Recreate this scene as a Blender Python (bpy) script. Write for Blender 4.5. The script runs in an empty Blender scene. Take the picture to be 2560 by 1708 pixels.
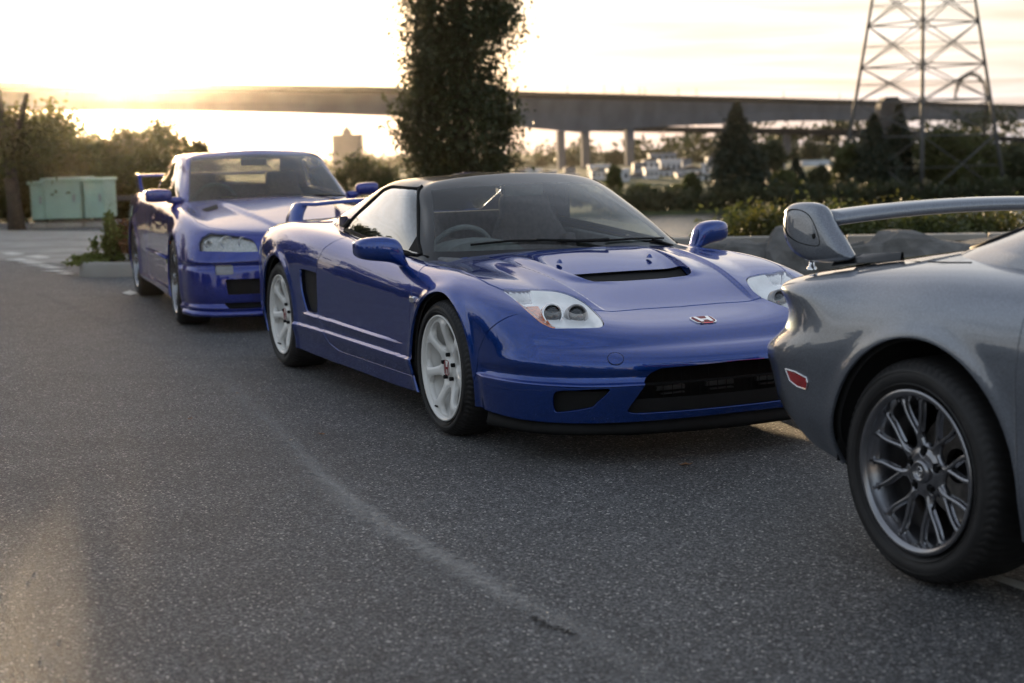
import bpy, bmesh, math, random
import numpy as np
from mathutils import Vector, Matrix
from mathutils.bvhtree import BVHTree
random.seed(7); rng = np.random.default_rng(7)
SC = bpy.context.scene
COL = SC.collection
rad = math.radians

# ------------------------------------------------------------------ camera
CAM_H, PITCH, ROLL, FPX = 1.2453, 0.12581133, -0.02585739, 3791.778
cam = bpy.data.cameras.new('camera'); camo = bpy.data.objects.new('camera', cam); COL.objects.link(camo)
cam.sensor_width = 36.0; cam.lens = FPX / 2560 * 36.0
cam.clip_start = 0.05; cam.clip_end = 6000
camo.matrix_world = (Matrix.Translation((0, 0, CAM_H)) @ Matrix.Rotation(math.pi / 2 - PITCH, 4, 'X')
                     @ Matrix.Rotation(ROLL, 4, 'Z'))
cam.dof.use_dof = True; cam.dof.focus_distance = 6.3; cam.dof.aperture_fstop = 2.8; cam.dof.aperture_blades = 9
SC.camera = camo
SC.render.resolution_x = 1024; SC.render.resolution_y = 683

# ------------------------------------------------------------------ world, sun, exposure
SUN_AZ, SUN_EL = rad(-14.1), rad(3.12)            # azimuth from +Y towards +X
world = bpy.data.worlds.new('World'); SC.world = world; world.use_nodes = True
wn = world.node_tree; wn.nodes.clear()
w_out = wn.nodes.new('ShaderNodeOutputWorld'); w_bg = wn.nodes.new('ShaderNodeBackground')
sky = wn.nodes.new('ShaderNodeTexSky'); sky.sky_type = 'NISHITA'; sky.sun_disc = False
sky.sun_elevation = SUN_EL; sky.sun_rotation = SUN_AZ; sky.altitude = 0
sky.air_density = 1.0; sky.dust_density = 1.6; sky.ozone_density = 1.5
# thin streaked cloud sheets over the Nishita sky
w_tc = wn.nodes.new('ShaderNodeTexCoord'); w_sep = wn.nodes.new('ShaderNodeSeparateXYZ')
wn.links.new(w_tc.outputs['Generated'], w_sep.inputs[0])
def wmath(op, a, b):
    m = wn.nodes.new('ShaderNodeMath'); m.operation = op
    for i, v in enumerate((a, b)):
        if isinstance(v, (int, float)): m.inputs[i].default_value = v
        else: wn.links.new(v, m.inputs[i])
    return m.outputs[0]
zc = wmath('ADD', wmath('MAXIMUM', w_sep.outputs[2], 0.0), 0.10)
cx_ = wmath('DIVIDE', w_sep.outputs[0], zc); cy_ = wmath('DIVIDE', w_sep.outputs[1], zc)
w_cmb = wn.nodes.new('ShaderNodeCombineXYZ')
wn.links.new(wmath('MULTIPLY', cx_, 0.55), w_cmb.inputs[0]); wn.links.new(wmath('MULTIPLY', cy_, 1.5), w_cmb.inputs[1])
w_ns = wn.nodes.new('ShaderNodeTexNoise'); w_ns.inputs['Scale'].default_value = 1.6
w_ns.inputs['Detail'].default_value = 7; w_ns.inputs['Roughness'].default_value = 0.55; w_ns.inputs['Distortion'].default_value = 0.6
w_rot = wn.nodes.new('ShaderNodeVectorRotate'); w_rot.rotation_type = 'Z_AXIS'; w_rot.inputs['Angle'].default_value = 0.35
wn.links.new(w_cmb.outputs[0], w_rot.inputs[0]); wn.links.new(w_rot.outputs[0], w_ns.inputs['Vector'])
w_ramp = wn.nodes.new('ShaderNodeValToRGB'); w_ramp.color_ramp.elements[0].position = 0.42; w_ramp.color_ramp.elements[1].position = 0.68
w_ramp.color_ramp.elements[1].color = (0.8, 0.8, 0.8, 1)
wn.links.new(w_ns.outputs['Fac'], w_ramp.inputs[0])
w_mix = wn.nodes.new('ShaderNodeMix'); w_mix.data_type = 'RGBA'
w_lum = wn.nodes.new('ShaderNodeRGBToBW'); wn.links.new(sky.outputs[0], w_lum.inputs[0])
w_cc = wn.nodes.new('ShaderNodeMix'); w_cc.data_type = 'RGBA'; w_cc.blend_type = 'MULTIPLY'; w_cc.inputs[0].default_value = 1.0
# cloud sheet: evenly bright grey-white, warmer and brighter where the sky behind it is bright
w_a = wn.nodes.new('ShaderNodeMix'); w_a.data_type = 'RGBA'; w_a.blend_type = 'MULTIPLY'; w_a.inputs[0].default_value = 1.0
wn.links.new(wmath('POWER', w_lum.outputs[0], 0.62), w_a.inputs[6]); w_a.inputs[7].default_value = (0.228, 0.194, 0.160, 1)
w_b = wn.nodes.new('ShaderNodeMix'); w_b.data_type = 'RGBA'; w_b.blend_type = 'MULTIPLY'; w_b.inputs[0].default_value = 1.0
w_den = wn.nodes.new('ShaderNodeMapRange'); w_den.inputs['From Min'].default_value = 0.35; w_den.inputs['From Max'].default_value = 0.7; w_den.inputs['To Min'].default_value = 0.50; w_den.inputs['To Max'].default_value = 1.30
wn.links.new(w_ns.outputs['Fac'], w_den.inputs['Value']); wn.links.new(w_den.outputs[0], w_b.inputs[6]); w_b.inputs[7].default_value = (0.80, 0.84, 0.95, 1)
w_cc.blend_type = 'ADD'; wn.links.new(w_a.outputs[2], w_cc.inputs[6]); wn.links.new(w_b.outputs[2], w_cc.inputs[7])
# the veil of thin cirrus thickens towards the horizon
w_hz = wn.nodes.new('ShaderNodeMapRange'); w_hz.inputs['From Min'].default_value = 0.02; w_hz.inputs['From Max'].default_value = 0.45
w_hz.inputs['To Min'].default_value = 0.93; w_hz.inputs['To Max'].default_value = 0.60; wn.links.new(w_sep.outputs[2], w_hz.inputs['Value'])
w_fac = wmath('MAXIMUM', w_hz.outputs[0], wmath('MULTIPLY', w_ramp.outputs[0], 0.85))
wn.links.new(w_fac, w_mix.inputs[0]); wn.links.new(sky.outputs[0], w_mix.inputs[6]); wn.links.new(w_cc.outputs[2], w_mix.inputs[7])
wn.links.new(w_mix.outputs[2], w_bg.inputs[0]); wn.links.new(w_bg.outputs[0], w_out.inputs[0])
w_bg.inputs[1].default_value = 0.15

sun = bpy.data.lights.new('sun', 'SUN'); suno = bpy.data.objects.new('sun', sun); COL.objects.link(suno)
sun.energy = 3.0; sun.angle = rad(0.55); sun.color = (1.0, 0.72, 0.42)
sd = Vector((math.sin(SUN_AZ) * math.cos(SUN_EL), math.cos(SUN_AZ) * math.cos(SUN_EL), math.sin(SUN_EL)))
suno.rotation_euler = sd.to_track_quat('Z', 'Y').to_euler()
suno.location = sd * 50

SC.view_settings.view_transform = 'Standard'; SC.view_settings.look = 'None'
SC.view_settings.gamma = 1.0; SC.view_settings.use_curve_mapping = False
SC.view_settings.exposure = 2.35
SC.cycles.max_bounces = 8; SC.cycles.transparent_max_bounces = 12; SC.cycles.volume_bounces = 0

# ------------------------------------------------------------------ helpers: camera maths used to put measured points on real surfaces
def pix_dir(px, py):
    a = (px - 1280) / FPX; b = -(py - 854) / FPX
    cr, sr = math.cos(ROLL), math.sin(ROLL); X, U = a * cr - b * sr, a * sr + b * cr
    cp, sp = math.cos(PITCH), math.sin(PITCH)
    return np.array([X, cp + U * sp, -sp + U * cp])
def at(px, py, depth):                       # world point seen at a photo pixel at a given distance along +Y
    d = pix_dir(px, py); return Vector(tuple(d * (depth / d[1]) + np.array([0, 0, CAM_H])))
def on_ground(px, py, z=0.0):
    d = pix_dir(px, py); return Vector(tuple(d * ((z - CAM_H) / d[2]) + np.array([0, 0, CAM_H])))

# ------------------------------------------------------------------ object helpers
def link(name, me, parent=None, mat=None, label=None, cat=None, group=None, kind=None):
    o = bpy.data.objects.new(name, me); COL.objects.link(o)
    if parent is not None: o.parent = parent
    if mat is not None and me is not None and not me.materials: me.materials.append(mat)
    tag(o, label, cat, group, kind); return o
def tag(o, label=None, cat=None, group=None, kind=None):
    if label: o['label'] = label
    if cat: o['category'] = cat
    if group: o['group'] = group
    if kind: o['kind'] = kind
    return o
def empty(name, loc=(0, 0, 0), rz=0.0, label=None, cat=None, group=None):
    o = bpy.data.objects.new(name, None); COL.objects.link(o); o.location = loc; o.rotation_euler = (0, 0, rz)
    return tag(o, label, cat, group)
def copy_tree(o, parent=None):
    c = o.copy(); COL.objects.link(c)
    if parent is not None: c.parent = parent
    for ch in [x for x in bpy.data.objects if x.parent == o]: copy_tree(ch, c)
    return c
class MB:
    """collects simple solids into one mesh"""
    def __init__(s): s.v = []; s.f = []; s.sm = []
    def add(s, V, F, smooth=False):
        n = len(s.v); s.v += [tuple(map(float, p)) for p in V]; s.f += [tuple(i + n for i in f) for f in F]; s.sm += [smooth] * len(F); return s
    def box(s, c, d, rz=0.0, taper=1.0, R=None):
        x, y, z = d[0] / 2, d[1] / 2, d[2] / 2; V = []
        for sz, t in ((-1, 1.0), (1, taper)):
            for sx, sy in ((-1, -1), (1, -1), (1, 1), (-1, 1)): V.append(Vector((sx * x * t, sy * y * t, sz * z)))
        M = R if R is not None else Matrix.Rotation(rz, 3, 'Z')
        V = [M @ v + Vector(c) for v in V]
        return s.add(V, [(3, 2, 1, 0), (4, 5, 6, 7), (0, 1, 5, 4), (1, 2, 6, 5), (2, 3, 7, 6), (3, 0, 4, 7)])
    def tube(s, pts, r, n=8, caps=True, smooth=True):
        pts = [Vector(p) for p in pts]; rs = r if isinstance(r, (list, tuple)) else [r] * len(pts); V = []; F = []
        up = Vector((0, 0, 1)); prev = None
        for i, p in enumerate(pts):
            t = (pts[min(i + 1, len(pts) - 1)] - pts[max(i - 1, 0)]).normalized()
            a = prev if prev is not None else (up if abs(t.z) < 0.9 else Vector((1, 0, 0)))
            b = t.cross(a).normalized(); a = b.cross(t).normalized(); prev = a
            for k in range(n):
                w = 2 * math.pi * k / n; V.append(p + a * math.cos(w) * rs[i] + b * math.sin(w) * rs[i])
        for i in range(len(pts) - 1):
            for k in range(n): F.append((i * n + k, i * n + (k + 1) % n, (i + 1) * n + (k + 1) % n, (i + 1) * n + k))
        if caps: F.append(tuple(range(n - 1, -1, -1))); F.append(tuple((len(pts) - 1) * n + k for k in range(n)))
        return s.add(V, F, smooth)
    def bar(s, a, b, w, h=None):
        a, b = Vector(a), Vector(b); t = (b - a).normalized(); up = Vector((0, 0, 1)) if abs(t.z) < 0.95 else Vector((1, 0, 0))
        sd_ = t.cross(up).normalized(); u = sd_.cross(t).normalized(); h = h or w; V = []
        for p in (a, b):
            for i, j in ((-1, -1), (1, -1), (1, 1), (-1, 1)): V.append(p + sd_ * i * w / 2 + u * j * h / 2)
        return s.add(V, [(0, 1, 2, 3), (7, 6, 5, 4), (0, 4, 5, 1), (1, 5, 6, 2), (2, 6, 7, 3), (3, 7, 4, 0)])
    def lathe(s, prof, n=48, axis='y', c=(0, 0, 0), closed=False, smooth=True):
        V = []; F = []; m = len(prof)
        for k in range(n):
            w = 2 * math.pi * k / n; cs, sn = math.cos(w), math.sin(w)
            for (r, h) in prof:
                p = (r * cs, h, r * sn) if axis == 'y' else ((r * cs, r * sn, h) if axis == 'z' else (h, r * cs, r * sn))
                V.append((p[0] + c[0], p[1] + c[1], p[2] + c[2]))
        for k in range(n):
            k2 = (k + 1) % n
            for j in range(m if closed else m - 1):
                j2 = (j + 1) % m; F.append((k * m + j, k * m + j2, k2 * m + j2, k2 * m + j))
        return s.add(V, F, smooth)
    def extrude(s, poly, vec, smooth=False):
        n = len(poly); V = [Vector(p) for p in poly] + [Vector(p) + Vector(vec) for p in poly]
        F = [tuple(range(n - 1, -1, -1)), tuple(range(n, 2 * n))] + [(i, (i + 1) % n, n + (i + 1) % n, n + i) for i in range(n)]
        return s.add(V, F, smooth)
    def mesh(s, name):
        me = bpy.data.meshes.new(name); me.from_pydata(s.v, [], s.f); me.update()
        if any(s.sm): me.polygons.foreach_set('use_smooth', s.sm)
        return me
    def build(s, name, mat, parent=None, bevel=0.0, fix=True, **kw):
        me = s.mesh(name)
        if bevel or fix:
            bm = bmesh.new(); bm.from_mesh(me)
            if bevel: bmesh.ops.bevel(bm, geom=[e for e in bm.edges if len(e.link_faces) == 2 and e.calc_face_angle(0) > 0.5], offset=bevel, segments=2, affect='EDGES', profile=0.5)
            bmesh.ops.recalc_face_normals(bm, faces=bm.faces); bm.to_mesh(me); bm.free()
        return link(name, me, parent, mat, **kw)

# ------------------------------------------------------------------ material helpers
MATS = {}
def mat(name, col, rough=0.5, metal=0.0, coat=0.0, spec=0.5, noise=None, bump=None, emis=None, trans=0.0, coat_rough=0.03, alpha=1.0, ior=1.5):
    """noise=(scale, amount, detail) varies the base colour; bump=(scale, strength, distance)"""
    m = bpy.data.materials.new(name); m.use_nodes = True; nt = m.node_tree; b = nt.nodes['Principled BSDF']
    b.inputs['Base Color'].default_value = (*col, 1); b.inputs['Roughness'].default_value = rough; b.inputs['Metallic'].default_value = metal
    b.inputs['Coat Weight'].default_value = coat; b.inputs['Coat Roughness'].default_value = coat_rough
    b.inputs['Specular IOR Level'].default_value = spec; b.inputs['Transmission Weight'].default_value = trans; b.inputs['IOR'].default_value = ior
    tc = nt.nodes.new('ShaderNodeTexCoord')
    if noise:
        n = nt.nodes.new('ShaderNodeTexNoise'); n.inputs['Scale'].default_value = noise[0]; n.inputs['Detail'].default_value = noise[2] if len(noise) > 2 else 4
        nt.links.new(tc.outputs['Object'], n.inputs['Vector'])
        r = nt.nodes.new('ShaderNodeMapRange'); r.inputs['From Min'].default_value = 0.3; r.inputs['From Max'].default_value = 0.7
        r.inputs['To Min'].default_value = 1 - noise[1]; r.inputs['To Max'].default_value = 1 + noise[1]
        nt.links.new(n.outputs['Fac'], r.inputs['Value'])
        x = nt.nodes.new('ShaderNodeMix'); x.data_type = 'RGBA'; x.blend_type = 'MULTIPLY'; x.inputs[0].default_value = 1
        x.inputs[6].default_value = (*col, 1); nt.links.new(r.outputs[0], x.inputs[7]); nt.links.new(x.outputs[2], b.inputs['Base Color'])
    if bump:
        n = nt.nodes.new('ShaderNodeTexNoise'); n.inputs['Scale'].default_value = bump[0]; n.inputs['Detail'].default_value = 5
        nt.links.new(tc.outputs['Object'], n.inputs['Vector'])
        bp = nt.nodes.new('ShaderNodeBump'); bp.inputs['Strength'].default_value = bump[1]; bp.inputs['Distance'].default_value = bump[2]
        nt.links.new(n.outputs['Fac'], bp.inputs['Height']); nt.links.new(bp.outputs[0], b.inputs['Normal'])
    if emis: b.inputs['Emission Color'].default_value = (*emis[0], 1); b.inputs['Emission Strength'].default_value = emis[1]
    MATS[name] = m; return m
def car_paint(name, col, metal, rough, flake, coat=1.0, edge=None):
    """two layer metallic paint: flakes tilt the base layer, clear coat stays smooth with a faint orange peel"""
    m = bpy.data.materials.new(name); m.use_nodes = True; nt = m.node_tree; b = nt.nodes['Principled BSDF']
    tc = nt.nodes.new('ShaderNodeTexCoord')
    vo = nt.nodes.new('ShaderNodeTexVoronoi'); vo.inputs['Scale'].default_value = 420
    nt.links.new(tc.outputs['Object'], vo.inputs['Vector'])
    mp = nt.nodes.new('ShaderNodeMapRange'); mp.inputs['To Min'].default_value = 1 - flake; mp.inputs['To Max'].default_value = 1 + flake
    sp = nt.nodes.new('ShaderNodeSeparateColor'); nt.links.new(vo.outputs['Color'], sp.inputs[0]); nt.links.new(sp.outputs[0], mp.inputs['Value'])
    x = nt.nodes.new('ShaderNodeMix'); x.data_type = 'RGBA'; x.blend_type = 'MULTIPLY'; x.inputs[0].default_value = 1
    x.inputs[6].default_value = (*col, 1); nt.links.new(mp.outputs[0], x.inputs[7]); nt.links.new(x.outputs[2], b.inputs['Base Color'])
    b.inputs['Metallic'].default_value = metal; b.inputs['Roughness'].default_value = rough
    b.inputs['Coat Weight'].default_value = coat; b.inputs['Coat Roughness'].default_value = 0.015; b.inputs['Coat IOR'].default_value = 1.65; b.inputs['Specular Tint'].default_value = (*[min(1, .32 + 1.2 * c) for c in col], 1)
    op = nt.nodes.new('ShaderNodeTexNoise'); op.inputs['Scale'].default_value = 9; nt.links.new(tc.outputs['Object'], op.inputs['Vector'])
    bp = nt.nodes.new('ShaderNodeBump'); bp.inputs['Strength'].default_value = 0.012; bp.inputs['Distance'].default_value = 0.02
    nt.links.new(op.outputs['Fac'], bp.inputs['Height']); nt.links.new(bp.outputs[0], b.inputs['Coat Normal'])
    MATS[name] = m; return m
def thin_glass(name, tint, refl=1.0, rough=0.0, film=0.0):
    m = bpy.data.materials.new(name); m.use_nodes = True; nt = m.node_tree; nt.nodes.clear()
    o = nt.nodes.new('ShaderNodeOutputMaterial'); tr = nt.nodes.new('ShaderNodeBsdfTransparent'); gl = nt.nodes.new('ShaderNodeBsdfGlossy')
    tc = nt.nodes.new('ShaderNodeTexCoord'); ns = nt.nodes.new('ShaderNodeTexNoise'); ns.inputs['Scale'].default_value = 2.2; ns.inputs['Detail'].default_value = 3
    nt.links.new(tc.outputs['Object'], ns.inputs['Vector'])
    mr = nt.nodes.new('ShaderNodeMapRange'); mr.inputs['To Min'].default_value = rough; mr.inputs['To Max'].default_value = rough + 0.02
    nt.links.new(ns.outputs['Fac'], mr.inputs['Value']); nt.links.new(mr.outputs[0], gl.inputs['Roughness'])
    ge = nt.nodes.new('ShaderNodeNewGeometry'); dt = nt.nodes.new('ShaderNodeVectorMath'); dt.operation = 'DOT_PRODUCT'
    nt.links.new(ge.outputs['Normal'], dt.inputs[0]); nt.links.new(ge.outputs['Incoming'], dt.inputs[1])
    def mm(op, a, b=None):
        q = nt.nodes.new('ShaderNodeMath'); q.operation = op
        for i, v in enumerate((a, b)):
            if v is None: continue
            if isinstance(v, (int, float)): q.inputs[i].default_value = v
            else: nt.links.new(v, q.inputs[i])
        return q.outputs[0]
    schlick = mm('ADD', mm('MULTIPLY', mm('POWER', mm('SUBTRACT', 1.0, mm('ABSOLUTE', dt.outputs['Value'])), 5.0), 0.957), 0.043)
    mu = nt.nodes.new('ShaderNodeMath'); mu.operation = 'MULTIPLY'; mu.inputs[1].default_value = 1.25 * refl; mu.use_clamp = True
    nt.links.new(schlick, mu.inputs[0]); tr.inputs[0].default_value = (*tint, 1); gl.inputs[0].default_value = (1, 1, 1, 1)
    mx = nt.nodes.new('ShaderNodeMixShader'); nt.links.new(mu.outputs[0], mx.inputs[0]); nt.links.new(tr.outputs[0], mx.inputs[1]); nt.links.new(gl.outputs[0], mx.inputs[2])
    last = mx
    if film:
        df = nt.nodes.new('ShaderNodeBsdfDiffuse'); df.inputs[0].default_value = (0.5, 0.5, 0.5, 1)
        m2 = nt.nodes.new('ShaderNodeMixShader'); m2.inputs[0].default_value = film
        nt.links.new(mx.outputs[0], m2.inputs[1]); nt.links.new(df.outputs[0], m2.inputs[2]); last = m2
    nt.links.new(last.outputs[0], o.inputs[0]); MATS[name] = m; return m

# ------------------------------------------------------------------ surface toolkit: B-spline nets, clipping by curves, panels with return flanges
def _ghost(P, axis, kind_a, kind_b):
    P = np.moveaxis(P, axis, 0)
    def g(a, b, kind):
        if kind == 'mirror': q = b.copy(); q[..., 1] *= -1; return q
        return 2 * a - b
    A = g(P[0], P[1], kind_a); B = g(P[-1], P[-2], kind_b)
    return np.moveaxis(np.concatenate([A[None], P, B[None]]), 0, axis)
def _knotpos(C, axis, ka, kb):
    G = np.moveaxis(_ghost(C, axis, ka, kb), axis, 0); return np.moveaxis((G[:-2] + 4 * G[1:-1] + G[2:]) / 6, 0, axis)
def _sample(C, axis, ka, kb, n):
    G = np.moveaxis(_ghost(C, axis, ka, kb), axis, 0); out = []
    m = G.shape[0] - 3
    for i in range(m):
        t = np.arange(n) / n
        if i == m - 1: t = np.arange(n + 1) / n
        B = np.stack([(1 - t) ** 3, 3 * t ** 3 - 6 * t ** 2 + 4, -3 * t ** 3 + 3 * t ** 2 + 3 * t + 1, t ** 3], 1) / 6
        out.append(np.tensordot(B, G[i:i + 4], (1, 0)))
    return np.moveaxis(np.concatenate(out), 0, axis)
def net_surface(T, nv, nu, hug=0.85, it=3, u_kind=('mirror', 'mirror')):
    """T[v][u] target points -> dense grid (V,U,3) of a C2 surface"""
    T = np.array(T, float); C = T.copy()
    for _ in range(it):
        S = _knotpos(_knotpos(C, 0, 'clamp', 'clamp'), 1, *u_kind); C = C + hug * (T - S)
    return _sample(_sample(C, 0, 'clamp', 'clamp', nv), 1, *u_kind, nu)
def grid_normals(G, mirror=True):
    du = np.gradient(G, axis=1); dv = np.gradient(G, axis=0)
    if mirror:
        for c, s in ((0, 1), (-1, -2)):
            d = (G[:, s] - G[:, c]) * (1 if c == 0 else -1); d[:, 0] = 0; d[:, 2] = 0; du[:, c] = d
    N = np.cross(du, dv); L = np.linalg.norm(N, axis=2, keepdims=True); N = N / np.maximum(L, 1e-12)
    bad = L[..., 0] < 1e-10
    if bad.any(): N[bad] = (0, 0, 1)
    return N
class Surf:
    __slots__ = ('V', 'N', 'F')
    def __init__(s, V, N, F): s.V = V; s.N = N; s.F = F
def grid_surf(G, N):
    nv, nu = G.shape[:2]; idx = np.arange(nv * nu).reshape(nv, nu)
    q = np.stack([idx[:-1, :-1], idx[:-1, 1:], idx[1:, 1:], idx[1:, :-1]], -1).reshape(-1, 4)
    return Surf(G.reshape(-1, 3), N.reshape(-1, 3), [tuple(x) for x in q.tolist()])
def clip(S, f):
    """split faces along f=0; returns (f>0 part, f<0 part)"""
    f = np.where(np.abs(f) < 1e-7, 1e-7, f); pos = f > 0
    V = [S.V]; N = [S.N]; nV = []; nN = []; cache = {}; base = len(S.V); A = []; B = []
    fl = f.tolist(); ps = pos.tolist(); Vv = S.V; Nn = S.N
    for face in S.F:
        c = sum(ps[i] for i in face)
        if c == len(face): A.append(face); continue
        if c == 0: B.append(face); continue
        pa = []; pb = []; n = len(face)
        for k in range(n):
            i = face[k]; j = face[(k + 1) % n]
            (pa if ps[i] else pb).append(i)
            if ps[i] != ps[j]:
                key = (i, j) if i < j else (j, i)
                m = cache.get(key)
                if m is None:
                    t = fl[i] / (fl[i] - fl[j]); m = base + len(nV); cache[key] = m
                    nV.append(Vv[i] * (1 - t) + Vv[j] * t); nn = Nn[i] * (1 - t) + Nn[j] * t; nN.append(nn / max(np.linalg.norm(nn), 1e-9))
                pa.append(m); pb.append(m)
        if len(pa) > 2: A.append(tuple(pa))
        if len(pb) > 2: B.append(tuple(pb))
    if nV: Va = np.concatenate([S.V, np.array(nV)]); Na = np.concatenate([S.N, np.array(nN)])
    else: Va, Na = S.V, S.N
    return compact(Surf(Va, Na, A)), compact(Surf(Va, Na, B))
def compact(S):
    if not S.F: return Surf(np.zeros((0, 3)), np.zeros((0, 3)), [])
    used = np.zeros(len(S.V), bool)
    for f in S.F:
        for i in f: used[i] = True
    mp = np.cumsum(used) - 1; mpl = mp.tolist()
    return Surf(S.V[used], S.N[used], [tuple(mpl[i] for i in f) for f in S.F])
def join(*Ss):
    V = []; N = []; F = []; n = 0
    for s in Ss:
        V.append(s.V); N.append(s.N); F += [tuple(i + n for i in f) for f in s.F]; n += len(s.V)
    return Surf(np.concatenate(V), np.concatenate(N), F)
def mirror(S):
    m = np.array([1, -1, 1]); return Surf(S.V * m, S.N * m, [tuple(reversed(f)) for f in S.F])
def both(S):
    """half + mirrored half welded on y=0"""
    M = mirror(S); J = join(S, M); n = len(S.V); mp = list(range(len(J.V)))
    for i in np.nonzero(np.abs(S.V[:, 1]) < 1e-6)[0]: mp[n + i] = int(i)
    F = [tuple(mp[i] for i in f) for f in J.F]; return compact(Surf(J.V, J.N, F))
def spline2(P, n=8, closed=True):
    P = np.array(P, float); m = len(P); out = []
    rngi = range(m if closed else m - 1)
    for i in rngi:
        p0, p1, p2, p3 = (P[(i - 1) % m] if closed or i else 2 * P[0] - P[1]), P[i], P[(i + 1) % m], (P[(i + 2) % m] if closed or i + 2 < m else 2 * P[-1] - P[-2])
        for k in range(n):
            t = k / n; out.append(0.5 * (2 * p1 + (p2 - p0) * t + (2 * p0 - 5 * p1 + 4 * p2 - p3) * t * t + (3 * p1 - p0 - 3 * p2 + p3) * t ** 3))
    if not closed: out.append(P[-1])
    return np.array(out)
def sdf_poly(Q, poly, closed=True):
    """signed distance of 2-D points to a polygon, positive outside (or unsigned to an open line)"""
    P = np.array(poly, float); A = P if closed else P[:-1]; B = np.roll(P, -1, 0) if closed else P[1:]
    d2 = np.full(len(Q), 1e9); ins = np.zeros(len(Q), bool)
    for a, b in zip(A, B):
        e = b - a; w = Q - a; t = np.clip((w @ e) / max(e @ e, 1e-12), 0, 1); dd = w - t[:, None] * e
        d2 = np.minimum(d2, (dd ** 2).sum(1))
        if closed:
            c = ((a[1] <= Q[:, 1]) & (b[1] > Q[:, 1])) | ((b[1] <= Q[:, 1]) & (a[1] > Q[:, 1]))
            with np.errstate(divide='ignore', invalid='ignore'):
                xi = a[0] + (Q[:, 1] - a[1]) / (b[1] - a[1]) * (b[0] - a[0])
            ins ^= c & (Q[:, 0] < xi)
    d = np.sqrt(d2)
    return np.where(ins, -d, d) if closed else d
def side_of(Q, line):
    """signed distance to an open polyline (extended), positive on its left"""
    P = np.array(line, float); best = np.full(len(Q), 1e9); sg = np.ones(len(Q))
    m = len(P) - 1
    for i in range(m):
        a, b = P[i], P[i + 1]; e = b - a; w = Q - a; t = (w @ e) / (e @ e)
        lo = -1e9 if i == 0 else 0; hi = 1e9 if i == m - 1 else 1
        t = np.clip(t, lo, hi); dd = w - t[:, None] * e; d = np.sqrt((dd ** 2).sum(1)); c = e[0] * w[:, 1] - e[1] * w[:, 0]
        u = d < best - 1e-9; best = np.where(u, d, best); sg = np.where(u, np.where(c > 0, 1, -1), sg)
    return best * sg
XZ = lambda S: S.V[:, [0, 2]]
XY = lambda S: S.V[:, [0, 1]]
YZ = lambda S: S.V[:, [1, 2]]
def gap_split(S, f, gap):
    a, b = clip(S, f(S) - gap / 2); _, c = clip(b, f(b) + gap / 2) if b.F else (b, b)
    return a, c
def panel(name, S, material, parent, depth=0.012, flange=True, tol=1e-6, custom=True, **kw):
    """surface piece -> mesh object with smooth custom normals and an inward return along every free edge"""
    V = S.V; N = S.N; F = list(S.F); nV = []; nN = []; nF = []
    if flange:
        cnt = {}
        for f in F:
            for k in range(len(f)):
                i, j = f[k], f[(k + 1) % len(f)]; key = (i, j) if i < j else (j, i); cnt[key] = (cnt.get(key, (0, 0, 0))[0] + 1, i, j)
        base = len(V)
        for c, i, j in cnt.values():
            if c != 1 or (abs(V[i, 1]) < tol and abs(V[j, 1]) < tol): continue
            a, b = V[i], V[j]; e = b - a; L = np.linalg.norm(e)
            if L < 1e-7: continue
            k = base + len(nV); nn = np.cross(e / L, (N[i] + N[j]) / 2); nn /= max(np.linalg.norm(nn), 1e-9)
            # small eased edge: outer 1.5 mm leans towards the surface normal
            nV += [a, b, b - N[j] * depth, a - N[i] * depth]
            nN += [(nn + N[i]) / 1.41, (nn + N[j]) / 1.41, nn, nn]; nF.append((k + 1, k, k + 3, k + 2))
    if nV: V = np.concatenate([V, np.array(nV)]); N = np.concatenate([N, np.array(nN)])
    me = bpy.data.meshes.new(name); me.from_pydata(V.tolist(), [], F + nF); me.update()
    me.polygons.foreach_set('use_smooth', [True] * len(me.polygons))
    if custom: me.normals_split_custom_set_from_vertices(N.tolist())
    return link(name, me, parent, material, **kw)
def smooth01(t): t = np.clip(t, 0, 1); return t * t * (3 - 2 * t)
def bumpf(d, w): return np.exp(-(d / w) ** 2)
def trace(pix, bvh, pose):
    """photo pixels -> points on a car surface (car coordinates), by casting the camera's rays on it"""
    x, y, th = pose; M = Matrix.Rotation(-th, 3, 'Z'); o = M @ (Vector((0, 0, CAM_H)) - Vector((x, y, 0))); out = []
    for p in pix:
        d = (M @ Vector(tuple(pix_dir(*p)))).normalized(); h = bvh.ray_cast(o, d)
        if h[0] is None: print('trace miss', p); continue
        out.append((h[0].x, abs(h[0].y), h[0].z))
    return np.array(out)
def bvh_of(S):
    return BVHTree.FromPolygons([tuple(v) for v in S.V.tolist()], S.F)
# ================================================================== materials shared by the cars
M_BLUE = car_paint('blue_paint', (0.0018, 0.038, 0.235), 0.65, 0.27, 0.45)
M_BLUE2 = car_paint('violet_blue_paint', (0.012, 0.026, 0.22), 0.65, 0.34, 0.3)
M_SILVER = car_paint('silver_paint', (0.17, 0.188, 0.222), 0.8, 0.36, 0.2)
M_BLACKP = mat('black_roof_paint', (0.006, 0.006, 0.007), 0.3, coat=0.7, spec=0.1, noise=(4, 0.2))
M_BLACK = mat('black_plastic', (0.006, 0.006, 0.0062), 0.7, spec=0.2, noise=(30, 0.3), bump=(300, 0.1, 0.001))
M_LINER = mat('dark_cavity', (0.006, 0.006, 0.006), 0.9, noise=(6, 0.4))
M_RUBBER = mat('tyre_rubber', (0.016, 0.015, 0.015), 0.62, noise=(18, 0.3), bump=(160, 0.15, 0.002))
M_WHEEL = mat('white_wheel_paint', (0.72, 0.71, 0.68), 0.32, coat=0.6, noise=(5, 0.05))
M_GUN = mat('gunmetal_wheel', (0.26, 0.26, 0.275), 0.24, metal=0.95, coat=0.3, noise=(9, 0.15))
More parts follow.
